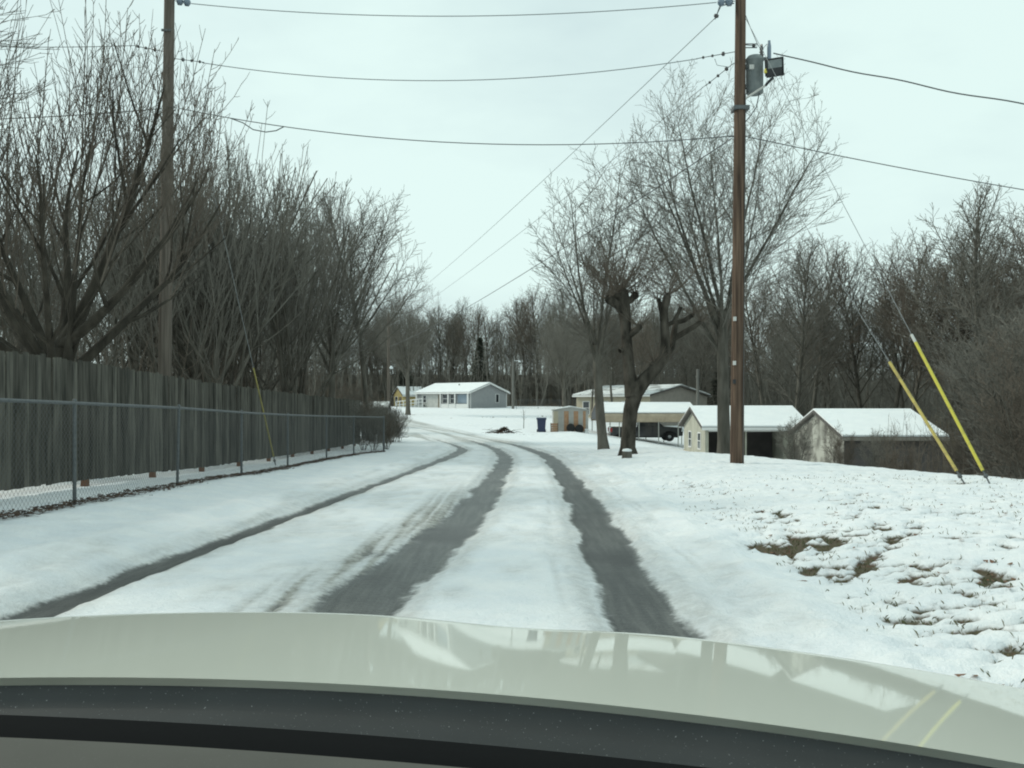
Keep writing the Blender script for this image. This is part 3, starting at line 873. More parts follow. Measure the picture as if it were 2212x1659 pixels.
# ------------------------------------------------------------------ utility poles, lines, guys
def pole(name, x, y, h, r0, r1, lean, m, label):
    z = ground_z(x, y)
    root = tag(empty(name, (x, y, z)), label, "utility pole")
    mb = MB()
    n = 14
    mb.tube([(lean*(h*i/n), 0, -.4 if i == 0 else h*i/n) for i in range(n+1)], [r0+(r1-r0)*i/n for i in range(n+1)], 16)
    mb.build("shaft", m, root)
    return root
def beads(root, a, b, ts, r, m=None):
    mb = MB(); mb.tube([a, b], .009, 5); mb.build("insulator_link", M_GALV, root)
    for t, k in ts:
        p = Vector(a).lerp(Vector(b), t); d = (Vector(b)-Vector(a)).normalized()
        mb = MB(); mb.lathe([(r*.4, -r*.8*k), (r*k, -r*.45*k), (r*k, r*.3*k), (r*.4, r*.8*k)], p, 10, d)
        mb.build("insulator", m or M_INSUL, root)
def wire(name, a, b, sag, r, label, group=None, n=22, m=None, wavy=0.0):
    a, b = Vector(a), Vector(b)
    pts = []
    for i in range(n+1):
        t = i/n
        p = a.lerp(b, t); p.z -= 4*sag*t*(1-t)
        if wavy: p.z += wavy*math.sin(t*38)*min(1, t*6)
        pts.append(p)
    mb = MB(); mb.tube(pts, r, 5, cap=False)
    return tag(mb.build(name, m or M_WIRE, None), label, "wire", group)

LP = Vector((-8.30, 22.0, 0)); LP.z = ground_z(LP.x, LP.y)
RP = Vector((4.87, 20.0, 0)); RP.z = ground_z(RP.x, RP.y)
lp = pole("utility_pole", LP.x, LP.y, 11.9, .165, .115, .0125, M_POLEG, "grey-brown wooden utility pole behind the wooden fence")
rp = pole("utility_pole", RP.x, RP.y, 11.3, .150, .108, .008, M_POLE, "brown wooden utility pole with transformer on the right-hand verge")
def lpx(z, dx=0., dy=0.): return Vector((LP.x+.0125*(z-LP.z)+dx, LP.y+dy, z))
def rpx(z, dx=0., dy=0.): return Vector((RP.x+.008*(z-RP.z)+dx, RP.y+dy, z))
def loc(root, v): return Vector(v)-root.location
# left pole fittings
beads(lp, loc(lp, lpx(10.93, .12)), loc(lp, lpx(10.88, .50)), [(.35, 1.0), (.8, 1.0)], .095, M_INSULB)
beads(lp, loc(lp, lpx(9.55, .13)), loc(lp, lpx(9.46, .85)), [(.30, 1.3), (.58, 1.0), (.85, 1.0)], .036)
beads(lp, loc(lp, lpx(9.72, -.13)), loc(lp, lpx(9.85, -.80)), [(.30, 1.3), (.62, 1.0), (.9, 1.0)], .036)
mb = MB(); mb.box(.0, .24, -.15, -.11, 10.15-LP.z, 10.2-LP.z); mb.build("bracket", M_GALV, lp); mb = MB(); mb.tube([(.14, -.1, 8.36-LP.z), (.30, -.1, 8.36-LP.z)], .018, 6)
mb.build("bracket", M_GALV, lp)
# right pole fittings
beads(rp, loc(rp, rpx(8.95, -.12)), loc(rp, rpx(8.80, -.95)), [(.30, 1.35), (.58, .9), (.82, .9)], .036)
beads(rp, loc(rp, rpx(8.72, -.13, .05)), loc(rp, rpx(8.42, -.62, .6)), [(.25, 1.3), (.55, 1.0), (.85, .9)], .036)
beads(rp, loc(rp, rpx(10.05, -.12)), loc(rp, rpx(10.02, -.5)), [(.35, 1.15), (.8, 1.0)], .09, M_INSULB)
beads(rp, loc(rp, rpx(9.95, -.45)), loc(rp, rpx(9.65, -.55)), [(.75, 1.2)], .045)
beads(rp, loc(rp, rpx(9.10, .11)), loc(rp, rpx(9.08, .34)), [(.8, 1.3)], .035)
mb = MB()
mb.tube([loc(rp, rpx(10.0, -.14)), loc(rp, rpx(9.95, -.42)), loc(rp, rpx(9.72, -.53))], .012, 6)
mb.build("bracket", M_GALV, rp); mb = MB()
mb.tube([loc(rp, rpx(9.12, .1)), loc(rp, rpx(9.12, .36)), loc(rp, rpx(9.04, .36)), loc(rp, rpx(9.04, .1))], .012, 6)
mb.build("bracket", M_GALV, rp); mb = MB()
mb.tube([loc(rp, rpx(7.12, -.10)), loc(rp, rpx(7.12, -.24))], .018, 6)
mb.build("bracket", M_GALV, rp); mb = MB()
mb.box(-.16+.06, .18+.06, -.16, .16, 7.66, 7.74)
mb.build("bracket", M_GALV, rp)
mb = MB()
mb.tube([loc(rp, rpx(9.72, .1, -.05)), loc(rp, rpx(9.55, .16, -.06)), loc(rp, rpx(9.1, .38, 0)), loc(rp, rpx(8.98, .46, 0)), loc(rp, rpx(9.12, .58, 0))], .007, 5)
mb.tube([loc(rp, rpx(8.05, .42)), loc(rp, rpx(7.75, .36)), loc(rp, rpx(7.55, .22)), loc(rp, rpx(7.4, .1))], .012, 5)
mb.tube([loc(rp, rpx(8.8, -.55)), loc(rp, rpx(8.66, -.5)), loc(rp, rpx(8.62, -.25)), loc(rp, rpx(8.72, -.1))], .006, 5)
mb.build("jumper_cable", M_CABLE, rp)
for zt__, m__ in ((2.15, M_GUARDW), (3.1, M_GUARDW), (1.75, M_BLACKP)):
    mb = MB(); mb.box(-.13+.008*zt__, -.07+.008*zt__, -.148, -.10, zt__, zt__+.09); mb.build("number_tag", m__, rp)
mb = MB(); mb.tube([(.10+.008*zz, -.125+.003*zz, zz) for zz in (-.1, 2, 4, 6, 8)], .008, 5); mb.build("ground_wire", M_CABLE, rp)
tr = tag(empty("transformer", rpx(8.05, .335, .06)), "grey can transformer mounted on the brown utility pole", "transformer")
mb = MB(); mb.lathe([(.15, 0), (.185, .03), (.185, .70), (.195, .71), (.195, .76), (.15, .82), (.03, .85)], (0, 0, 0), 20); mb.build("tank", M_TANK, tr)
mb = MB(); mb.lathe([(.04, .80), (.05, .84), (.03, .87), (.05, .90), (.03, .93), (.045, .96), (.02, 1.07)], (.14, -.04, 0), 10); mb.build("bushing", M_INSUL, tr)
mb = MB(); mb.lathe([(.045, .74), (.045, 1.02), (.03, 1.10), (.03, 1.14)], (.30, -.06, 0), 10); mb.build("arrester", M_INSULB, tr)
mb = MB(); mb.box(-.24, -.12, -.05, .05, .12, .2); mb.box(-.24, -.12, -.05, .05, .55, .63); mb.box(.16, .30, -.08, -.03, .72, .78); mb.build("bracket", M_GALV, tr)
mb = MB(); mb.box(-.16, -.06, -.19, -.17, .48, .58); mb.build("nameplate", M_GUARDW, tr)
fl = tag(empty("floodlight", rpx(7.90, .12, -.14)), "dark square floodlight on a pale arm below the pole transformer", "floodlight")
mb = MB(); mb.tube([(-.02, 0, 0), (.04, -.05, .03), (.34, -.20, .20)], .022, 8); mb.build("arm", M_PALESID, fl)
Mx = Matrix.Translation((.52, -.26, .56)) @ Matrix.Rotation(math.radians(-9), 4, 'Y') @ Matrix.Rotation(math.radians(22), 4, 'X')
mb = MB(); mb.box(-.17, .17, -.02, .13, -.16, .18, Mx); mb.box(-.12, .12, .13, .2, -.1, .12, Mx)
for a in ((-.185, -.165, -.18, .20), (.165, .185, -.18, .20)): mb.box(a[0], a[1], -.045, .0, a[2], a[3], Mx)
mb.box(-.165, .165, -.045, 0, .18, .20, Mx); mb.box(-.165, .165, -.045, 0, -.18, -.16, Mx)
mb.build("housing", M_BLACKP, fl)
mb = MB(); mb.box(-.15, .15, -.03, -.021, .0, .165, Mx); mb.build("lens", M_TANK, fl)
mb = MB(); mb.tube([(.34, -.20, .2), (.40, -.22, .27), (.50, -.22, .36)], .03, 6); mb.build("knuckle", M_BLACKP, fl)
mb = MB(); mb.lathe([(.035, 0), (.04, .05), (.025, .09)], (.335, -.25, .45), 10); mb.build("photocell", M_GUARD, fl)

road_wires = "wires across the road between the two poles"
wire("power_line", lpx(10.86, .52), rpx(10.02, -.52), .30, .010, "highest wire crossing the road between the two utility poles", road_wires)
wire("power_line", lpx(9.45, .80), rpx(8.80, -.92), .45, .010, "middle wire crossing the road between the two utility poles", road_wires)
wire("telephone_cable", lpx(8.36, .28), rpx(7.12, -.24), .46, .011, "lowest thick cable crossing the road between the two utility poles", road_wires, m=M_CABLE)
# a slack loop hangs under the low cable near the left pole
a_, b_ = lpx(8.36, .28), rpx(7.12, -.24)
def on_low(t):
    p = a_.lerp(b_, t); p.z -= 4*.46*t*(1-t); return p
lpts = [on_low(.10), on_low(.125)+Vector((0, 0, -.06)), on_low(.145)+Vector((0, 0, -.18)), on_low(.17)+Vector((0, 0, -.19)), on_low(.19)+Vector((0, 0, -.12)), on_low(.205)]
mb = MB(); mb.tube(lpts, .013, 5); tag(mb.build("cable_loop", M_CABLE), "slack loop hanging from the low cable near the left pole", "cable")
FP = Vector((-11.35, 85.0, 0)); FP.z = ground_z(FP.x, FP.y)
fp = pole("utility_pole", FP.x, FP.y, 10.2, .16, .11, 0, M_POLEG, "distant wooden pole with a white lamp at the far end of the bend")
mb = MB(); mb.tube([(.1, -.1, 5.0), (.28, -.3, 5.25)], .02, 5); mb.build("lamp_arm", M_GALV, fp)
mb = MB(); mb.lathe([(.05, .18), (.16, .05), (.17, 0), (.12, -.1)], (.28, -.32, 5.2), 10); mb.build("lamp", M_LAMPG, fp)
far_w = "wires running along the road to the distant pole"
wire("power_line", rpx(9.68, -.55), (FP.x, FP.y, 9.5), .35, .009, "highest long wire slanting down from the right pole to the distant bend", far_w, 30)
wire("power_line", rpx(8.44, -.60, .55), (FP.x, FP.y, 8.4), .35, .008, "middle long wire slanting down from the right pole to the distant bend", far_w, 30)
wire("telephone_cable", rpx(7.1, -.15, .1), (FP.x, FP.y, 6.5), .45, .013, "lowest long cable slanting down from the right pole to the distant bend", far_w, 30, m=M_CABLE)
wire("service_drop", rpx(8.92, .72), (16.5, 14.5, 4.9), .25, .014, "thick wavy cable running from the transformer out to the right edge", None, 60, m=M_CABLE, wavy=.02)
wire("telephone_cable", rpx(7.12, .12), (22.0, 21.5, 5.0), .25, .011, "thin cable running from the brown pole low out to the right edge", None, 26, m=M_CABLE)
wire("power_line", lpx(9.86, -.80), (-22, 24.0, 11.4), .3, .009, "upper wire running from the left pole out to the left edge", None, 20)
wire("telephone_cable", lpx(8.36, -.15), (-22, 24.0, 9.0), .3, .012, "lower cable running from the left pole out to the left edge", None, 20, m=M_CABLE)

def guy(name, top, anchor, guard_len, m, label, tip=False, thin=False):
    top, anchor = Vector(top), Vector(anchor)
    root = tag(empty(name, anchor), label, "guy wire")
    d = (top-anchor); L = d.length; d.normalize()
    mb = MB(); mb.tube([(0, 0, 0), d*L], .006, 5); mb.build("strand", M_WIRE, root)
    mb = MB(); mb.tube([d*.22, d*(guard_len-.16 if tip else guard_len)], .018 if thin else .026, 8); mb.build("guard", m, root)
    if tip:
        mb = MB(); mb.tube([d*(guard_len-.158), d*guard_len], .0255, 8); mb.build("guard_tip", M_GUARDW, root)
    mb = MB(); mb.tube([d*-.15, d*.25], .014, 6); mb.lathe([(.03, 0), (.035, .02), (.03, .05)], d*.1, 8, d); mb.build("anchor_rod", M_GALV, root)
    return root
guy("guy_wire", rpx(9.70, .10), (7.34, 14.2, ground_z(7.34, 14.2)+.03), 2.85, M_GUARD, "guy wire with bright yellow guard and white tip on the right-hand verge", True)
guy("guy_wire", rpx(7.30, .12), (7.02, 14.35, ground_z(7.02, 14.35)+.03), 2.52, M_GUARDO, "guy wire with shorter faded orange-yellow guard on the right-hand verge")
guy("guy_wire", lpx(10.4, .14), (-5.5, 21.5, ground_z(-5.5, 21.5)+.03), 2.35, M_GUARDD, "guy wire with thin yellow guard leaning in front of the wooden fence", thin=True)
p2_ = pole("utility_pole", .13, 128, 6.9, .19, .14, 0, M_FARPOLE, "pale thin pole beside the right gable of the grey house")
mb = MB(); mb.lathe([(.06, .14), (.2, .02), (.18, -.08)], (.9, -.2, 6.6), 10); mb.tube([(.1, 0, 6.7), (.9, -.2, 6.75)], .03, 5); mb.build("lamp", M_LAMPG, p2_)
wire("power_line", (.13, 128, ground_z(.13, 128)+6.3), (-9.4, 132, 8.2), .2, .014, "faint far wire from the pale pole to the left above the grey house", None, 12, m=M_FARPOLE)
wire("power_line", (.13, 128, ground_z(.13, 128)+6.3), (9.0, 112, 6.2), .3, .014, "faint far wire from the pale pole towards the tan house", None, 12, m=M_FARPOLE)
pole("utility_pole", 17.9, 89, 6.6, .17, .13, 0, M_FARPOLE, "pale pole standing behind the carport in front of the tan house")

# ------------------------------------------------------------------ houses
def roof_poly(W, hw, rise, over, t, lift=0., inset=0.):
    s = rise/(W/2)
    def zt(y): return hw+t+rise-abs(y-W/2)*s
    a, b = -over+inset, W+over-inset
    return [(a, zt(a)-t+lift), (W/2, zt(W/2)-t+lift), (b, zt(b)-t+lift), (b, zt(b)+lift), (W/2, zt(W/2)+lift), (a, zt(a)+lift)]
def chevron(mb, poly, x0, x1):
    # poly: three lower points then three upper points (right to left)
    lo, hi = poly[:3], [poly[5], poly[4], poly[3]]
    for i in (0, 1):
        q = [lo[i], lo[i+1], hi[i+1], hi[i]]
        vs = [Vector((x0, u, v)) for u, v in q]+[Vector((x1, u, v)) for u, v in q]
        mb.add(vs, [(3, 2, 1, 0), (4, 5, 6, 7), (0, 1, 5, 4), (2, 3, 7, 6), (1, 2, 6, 5), (3, 0, 4, 7)] if False else [(0, 1, 2, 3), (7, 6, 5, 4), (0, 4, 5, 1), (2, 6, 7, 3)] + ([(3, 7, 4, 0)] if i == 0 else [(1, 5, 6, 2)]))
def window(root, Mx, w, h, fm=None, fr=.07, cross=True):
    mb = MB()
    mb.box(-fr, 0, -.05, .03, -fr, h+fr, Mx); mb.box(w, w+fr, -.05, .03, -fr, h+fr, Mx)
    mb.box(0, w, -.05, .03, h, h+fr, Mx); mb.box(0, w, -.06, .03, -fr, 0, Mx)
    if cross: mb.box(0, w, -.04, .02, h/2-.025, h/2+.025, Mx)
    f = mb.build("window", fm or M_WHITE, root)
    mb = MB(); mb.box(0, w, -.02, .015, 0, h, Mx); mb.build("pane", M_PANE, f)
    return f
FRONT = lambda x, z: Matrix.Translation((x, 0, z))
def GABR(L, y, z): return Matrix.Translation((L, y, z)) @ Matrix.Rotation(math.pi/2, 4, 'Z')
def GABL(y, z): return Matrix.Translation((0, y, z)) @ Matrix.Rotation(-math.pi/2, 4, 'Z')
def gable_body(mb, L, W, hw, rise):
    mb.prism([(0, -1.0), (W, -1.0), (W, hw-.01), (W/2, hw+rise-.01), (0, hw-.01)], 0, L, 'x')
def house(name, label, cat, origin, rz, L, W, hw, rise, over, wm, rm=None, sm=None, cut=None, fm=None):
    root = tag(empty(name, origin, rz), label, cat)
    if cut is None:
        mb = MB(); gable_body(mb, L, W, hw, rise); mb.build("wall", wm, root)
    t = .16
    mb = MB(); chevron(mb, roof_poly(W, hw, rise, over, t), -over*.7, L+over*.7); r = mb.build("roof", rm or M_SHINGLE, root)
    mb = MB(); chevron(mb, roof_poly(W, hw, rise, over, .09, t+.012-.09+.09, .04), -over*.7+.04, L+over*.7-.04); mb.build("snow", sm or M_ROOFSNOW, r)
    s_ = rise/(W/2); ze_ = hw-over*s_
    for ya, yb in ((-over-.035, -over-.004), (W+over+.004, W+over+.035)):
        mb = MB(); mb.box(-over*.7, L+over*.7, ya, yb, ze_-.04, ze_+t-.01); mb.build("fascia", fm or M_WHITE, r)
    return root

# grey house on the rise
e1 = Vector((math.cos(math.radians(-42)), math.sin(math.radians(-42))))
o1 = Vector((-5.9, 130))-11*e1
gh = house("grey_house", "single-storey grey house with snowy roof and white porch on the far rise", "house", (o1.x, o1.y, .36), math.radians(-42), 11.0, 7.7, 2.45, 1.25, .42, M_GREYSID)
mb = MB(); mb.box(.9, 5.2, -.03, .02, .12, 2.4); mb.build("white_wall_panel", M_PALESID, gh)
mb = MB(); mb.box(5.35, 9.4, -.9, -.0, -.5, .10); mb.build("porch_floor", M_CONC, gh)
for xx in (.15, 5.3, 6.9, 8.3, 10.86):
    mb = MB(); mb.box(xx-.09, xx+.09, -.40, -.22, -.4, 2.44); mb.build("porch_post", M_WHITE, gh)
for x0, x1 in ((5.42, 6.8), (7.0, 8.2), (8.4, 10.75)):
    mb = MB(); mb.box(x0, x1, -.34, -.28, -.3, .82); mb.build("porch_panel", M_WHITE, gh)
mb = MB(); mb.box(8.5, 10.7, -.02, .02, .9, 2.2); mb.build("porch_recess", M_PALEBLUE, gh)
for x0, w, z0, h in ((1.35, .65, 1.05, 1.0), (5.55, 1.1, .95, 1.25), (7.15, .95, .95, 1.25)):
    window(gh, FRONT(x0, z0) @ Matrix.Translation((0, -.04, 0)), w, h)
mb = MB(); mb.box(4.55, 5.1, -.08, -.03, .1, 2.15); d_ = mb.build("door", M_OLIVE, gh)
mb = MB(); mb.box(4.62, 4.68, -.12, -.08, 1.0, 1.08); mb.build("handle", M_GALV, d_)
mb = MB(); mb.lathe([(.09, 0), (.09, .55), (.05, .56)], (6.2, 2.6, 3.2), 8); mb.build("vent_pipe", M_DARKGREY, gh)
window(gh, GABR(11.0, 5.3, 1.05), .6, 1.15, cross=False)
for yy in (.03, 7.55):
    mb = MB(); mb.box(10.97, 11.035, yy, yy+.12, -.2, 2.4); mb.build("corner_trim", M_WHITE, gh)
for s in (0, 1):
    mb = MB()
    ya, yb, za, zb = ((-.42, 3.85, 2.30, 3.69) if s == 0 else (3.85, 8.12, 3.69, 2.30))
    mb.prism([(ya, za-.05), (yb, zb-.05), (yb, zb+.17), (ya, za+.17)], 11.30, 11.335, 'x'); mb.build("rake_board", M_WHITE, gh)

# yellow shed left of it
ys = house("yellow_shed", "small yellow shed with snowy roof left of the grey house", "shed", (-16.9, 143, .36), math.radians(30), 4.2, 3.8, 2.15, 1.15, .25, M_YELLOW)
window(ys, GABL(2.9, .9), .8, 1.0, M_WHITE)
mb = MB(); mb.box(-.04, 0.0, .5, 1.4, 0, 1.9); mb.build("door", M_OLIVE, ys)
# white access ramp with railing
ra = tag(empty("access_ramp", (-16.4, 136.4, ground_z(-16.4, 136.4)), math.radians(-16)), "white railed access ramp leading up to the grey house porch", "ramp")
for hz in (.45, .95):
    mb = MB(); mb.tube([(-.8, 0, hz-.1), (3.4, 0, hz+.35)], .055, 4, smooth=False); mb.build("rail", M_WHITE, ra)
for k in range(8):
    x = -.8+k*.6; z = .107*(x+.8)
    mb = MB(); mb.box(x-.05, x+.05, -.05, .05, -.1, .88+z); mb.build("baluster", M_WHITE, ra)
mb = MB(); mb.prism([(-.8, 0), (3.4, 0), (3.4, .46), (-.8, .02)], .08, 1.2, 'y'); mb.build("deck", M_PALESID, ra)

# low shed behind the left trees
ls = house("low_shed", "low shed with a thin snowy roof half hidden behind the left trees", "shed", (-13.6, 76, ground_z(-13, 76)), math.radians(4), 3.3, 3.0, 1.55, .45, .2, M_DARKGREY, M_SHINGLE, M_ROOFTHIN, fm=M_DARKGREY)
mb = MB(); mb.box(2.7, 3.5, -.04, 0, 0, 1.6); mb.build("door", M_TIN, ls)

# tan house behind the carport
e2 = Vector((math.cos(math.radians(-45)), math.sin(math.radians(-45))))
o2 = Vector((14.2, 95))-10*e2; z2 = -1.9
th = house("tan_house", "long tan house with patchy snow on its roof behind the carport", "house", (o2.x, o2.y, z2), math.radians(-45), 10.0, 10.5, 4.0, .98, .4, M_BEIGE, M_SHINGLE, M_ROOFTHIN)
mb = MB(); mb.prism([(.02, .5), (10.48, .5), (10.48, 3.96), (5.25, 4.93), (.02, 3.96)], 10.0, 10.03, 'x'); mb.build("gable_wall", M_TAUPE, th)
for x0 in (1.0, 3.6, 6.4):
    window(th, FRONT(x0, 2.0), .85, 1.35)
window(th, GABR(10.04, 3.4, 2.2), .9, 1.0, cross=False)

# cream house with the dark porch bay
zc = -2.75
ch = house("cream_house", "cream house with snowy roof and dark open bay behind the brown pole", "house", (12.55, 60, zc), 0, 6.5, 7.4, 2.5, 1.15, .45, M_CREAM, M_SHINGLE, M_ROOFSNOW, cut=True)
mb = MB()
fpnt = [(0, 0), (.22, 0), (.22, 3.0), (5.2, 3.0), (5.2, 0), (6.5, 0), (6.5, 7.4), (0, 7.4)]
mb.prism(fpnt[::-1], -1.0, 2.49, 'z')
for x in (0.0, 6.48):
    mb.add([(x, 0, 2.49), (x, 7.4, 2.49), (x, 3.7, 3.63)], [(0, 1, 2)]); mb.add([(x+.02, 0, 2.49), (x+.02, 7.4, 2.49), (x+.02, 3.7, 3.63)], [(2, 1, 0)])
mb.build("wall", M_CREAM, ch)
mb = MB(); mb.box(.25, 5.17, 2.9, 2.98, -1, 2.45); mb.build("bay_shade_sheet", M_SHADESID, ch)  # dark sheet stands in for the shade inside the open bay
for xx in (2.6, 5.1):
    mb = MB(); mb.box(xx, xx+.1, .02, .12, -1, 2.45); mb.build("porch_post", M_CREAM, ch)
mb = MB(); mb.box(.22, 5.2, -.1, .0, 2.22, 2.42); mb.build("porch_beam", M_WHITE, ch)
for y0 in (2.2, 5.4):
    window(ch, GABL(y0, 1.05), .8, 1.0, M_WHITE, .08)
mb = MB(); mb.box(-.03, -.005, 0, 7.4, .62, .70); mb.build("trim_band", M_BEIGE, ch)
M_WEATH = mat('weathered_wall', (0.12, 0.115, 0.10), 0.85, noise=(0.9, (0.42, 0.42, 0.37), 0.36, 0.62))
# dark house further right
dh = house("dark_house", "dark low house with snowy roof behind brush at the right", "house", (18.0, 50, -3.1), 0, 5.3, 9.0, 2.55, 1.3, .35, M_SHADESID, fm=M_TAUPE)  # shadow on the long wall is put into the dark wall colour
mb = MB(); mb.prism([(.02, -1), (8.98, -1), (8.98, 2.5), (4.5, 3.79), (.02, 2.5)], -.03, 0.0, 'x'); mb.build("gable_wall", M_WEATH, dh)

# carport with its pickup
cz = ground_z(10.6, 74)
cpx0, cpx1, cpy0, cpy1 = 6.75, 14.6, 72.0, 79.0
cp = tag(empty("carport", (cpx0, cpy0, cz)), "tan metal carport with thick snow on its roof and a dark gable end", "carport")
Lc, Wc = cpx1-cpx0, 7.0
ze, zt_, zr_ = -.12-cz, .52-cz, 1.28-cz
mb = MB()
sec_o = [(0, ze), (0, zt_-.18), (.10, zt_-.03), (.28, zt_+.05), (3.5, zr_), (6.72, zt_+.05), (6.9, zt_-.03), (7.0, zt_-.18), (7.0, ze)]
n = len(sec_o); vs = []
for x in (0, Lc):
    vs += [(x, u, v) for u, v in sec_o]
    vs += [(x, 3.5+(u-3.5)*.985, v-.05) for u, v in sec_o]
fs = []
for i in range(n-1):
    fs.append((i, i+1, 2*n+i+1, 2*n+i)[::-1]); fs.append((n+i, n+i+1, 3*n+i+1, 3*n+i))
    fs.append((i, i+1, n+i+1, n+i)); fs.append((2*n+i, 2*n+i+1, 3*n+i+1, 3*n+i)[::-1])
mb.add(vs, fs); cr_ = mb.build("roof", M_TANMETAL, cp)
k = 0
mb = MB(); mb.box(-.02, .02, -.015, 0, ze+.02, zt_-.2); rib_me = mb.mesh("rib"); rib_me.materials.append(M_TANMETAL)
for i in range(26):   # raised ribs of the sheet metal along the visible side
    link_mesh("rib", rib_me, cr_).location = (.15+i*(Lc-.3)/25, 0, 0)
mb = MB(); po = [(.12, zt_+.03), (3.5, zr_+.02), (6.88, zt_+.03), (6.88, zt_+.12), (3.5, zr_+.13), (.12, zt_+.12)]
chevron(mb, po, .05, Lc-.05); mb.build("snow", M_ROOFSNOW, cr_)
mb = MB(); mb.prism([(.15, ze+.1), (6.85, ze+.1), (6.85, zt_-.1), (3.5, zr_-.08), (.15, zt_-.1)], .03, .06, 'x'); mb.build("gable_panel", M_DARKGREY, cp)  # shade on the gable end is put into its dark colour
for xx in np.linspace(.1, Lc-.1, 6):
    for yy in (.06, 6.94):
        mb = MB(); mb.box(xx-.035, xx+.035, yy-.035, yy+.035, -.5, ze+.25); mb.build("post", M_STEELPOST, cp)

def wheel(root, x, y, z, r, w, name="wheel"):
    mb = MB(); q = (0, 1, 0)
    mb.lathe([(r*.62, -w/2), (r*.95, -w/2), (r, -w*.3), (r, w*.3), (r*.95, w/2), (r*.62, w/2)], (x, y, z), 18, q); wo = mb.build(name, M_RUBBER, root)
    mb = MB(); mb.lathe([(r*.1, -w/2-.01), (r*.58, -w/2+.01), (r*.6, w/2-.01), (r*.1, w/2+.01)], (x, y, z), 14, q); mb.build("rim", M_RIM, wo)
pt = tag(empty("pickup_truck", (7.85, 73.6, cz+.02)), "black pickup truck parked under the tan carport", "truck")
mb = MB()
body = [(0, .45), (.35, .45), (.55, .62), (.9, .80), (1.3, .80), (1.65, .62), (1.75, .42), (4.0, .42), (4.15, .64), (4.5, .82), (4.9, .82), (5.25, .62), (5.35, .42), (5.75, .45), (5.8, .9), (5.65, 1.08), (4.35, 1.18), (2.1, 1.12), (2.1, 1.15), (.02, 1.15)]
mb.prism(body, .0, 1.85, 'y'); mb.build("body", M_TRUCK, pt)
cab = [(2.12, 1.1), (4.3, 1.15), (3.55, 1.80), (3.3, 1.86), (2.4, 1.85), (2.2, 1.75)]
mb = MB(); mb.prism(cab, .08, 1.77, 'y'); mb.build("cab", M_TRUCK, pt)
for q in ([(2.34, 1.2), (3.0, 1.2), (3.0, 1.72), (2.42, 1.72)], [(3.1, 1.2), (3.95, 1.2), (3.45, 1.72), (3.1, 1.72)]):
    mb = MB(); mb.prism(q, .06, .079, 'y'); mb.build("side_window", M_PANE, pt)
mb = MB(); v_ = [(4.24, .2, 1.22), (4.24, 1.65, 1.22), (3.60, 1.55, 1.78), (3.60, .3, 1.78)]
mb.add([(a+.03, b, c+.02) for a, b, c in v_], [(0, 1, 2, 3)]); mb.build("windshield", M_LAMPG, pt)  # pale colour stands in for the white glare on the glass
mb = MB(); mb.box(.25, 5.5, .3, 1.55, .3, .95); mb.build("underbody", M_BLACKP, pt)
for yy in (-.02, 1.79):
    mb = MB(); mb.box(-.03, .14, yy, yy+.08, .75, 1.08); mb.build("tail_light", M_TAIL, pt)
    mb = MB(); mb.box(5.66, 5.80, yy+.01, yy+.07, .78, .95); mb.build("headlight", M_LAMPG, pt)
mb = MB(); mb.box(-.12, .0, .05, 1.8, .42, .58); mb.build("bumper", M_RIM, pt)
for x in (1.1, 4.7):
    for y in (.05, 1.8): wheel(pt, x, y, .38, .38, .24)

# tin shed with rusty strips, bin, crate, tyres, bucket
zs = ground_z(4.4, 69)
sh = tag(empty("tin_shed", (3.1, 69.2, zs)), "small grey tin shed with rusty orange strips beside the carport", "shed")
mb = MB(); mb.prism([(0, -.4), (2.62, -.4), (2.62, 1.62), (1.31, 1.80), (0, 1.62)], 0, 2.0, 'y'); mb.build("wall", M_TIN, sh)
for x0, x1, m_ in ((.02, .36, M_BEIGE), (.80, 1.14, M_RUST), (1.52, 1.86, M_RUST), (2.22, 2.42, M_RUST)):
    mb = MB(); mb.box(x0, x1, -.02, 0, .05, 1.56); mb.build("strip", m_, sh)
for x0 in (.40, .56, .72, 1.18, 1.34, 1.50, 1.92, 2.08, 2.5):
    mb = MB(); mb.box(x0-.015, x0+.015, -.03, -.001, .02, 1.58); mb.build("rib", M_TIN, sh)
mb = MB(); mb.prism([(-.1, 1.61), (1.31, 1.81), (2.72, 1.61), (2.72, 1.66), (1.31, 1.88), (-.1, 1.66)], -.1, 2.1, 'y'); r_ = mb.build("roof", M_TIN, sh)
mb = MB(); mb.prism([(.15, 1.705), (1.31, 1.885), (2.5, 1.70), (2.4, 1.75), (1.31, 1.95), (.3, 1.76)], -.05, 2.05, 'y'); mb.build("snow", M_ROOFSNOW, r_)

zb = ground_z(2.15, 67.5)
bn = tag(empty("wheelie_bin", (2.15, 67.5, zb)), "dark blue wheeled rubbish bin standing alone on the snow", "bin")
mb = MB()
vs = []
for (hw, hd, z) in ((.235, .26, .06), (.26, .29, .12), (.32, .37, .95), (.35, .40, .955), (.35, .40, 1.0)):
    vs += [(-hw, -hd, z), (hw, -hd, z), (hw, hd, z), (-hw, hd, z)]
fs = [(3, 2, 1, 0)]
for k in range(4):
    for i in range(4): fs.append((k*4+i, k*4+(i+1) % 4, k*4+4+(i+1) % 4, k*4+4+i))
fs.append((16, 17, 18, 19)); mb.add(vs, fs); mb.build("body", M_BIN, bn)
mb = MB(); mb.prism([(-.42, 1.01), (.44, 1.01), (.46, 1.05), (.3, 1.11), (-.3, 1.10), (-.42, 1.05)], -.36, .36, 'x'); mb.build("lid", M_BIN, bn)
mb = MB(); mb.tube([(-.28, .46, .98), (.28, .46, .98)], .02, 6); mb.build("handle", M_BIN, bn)
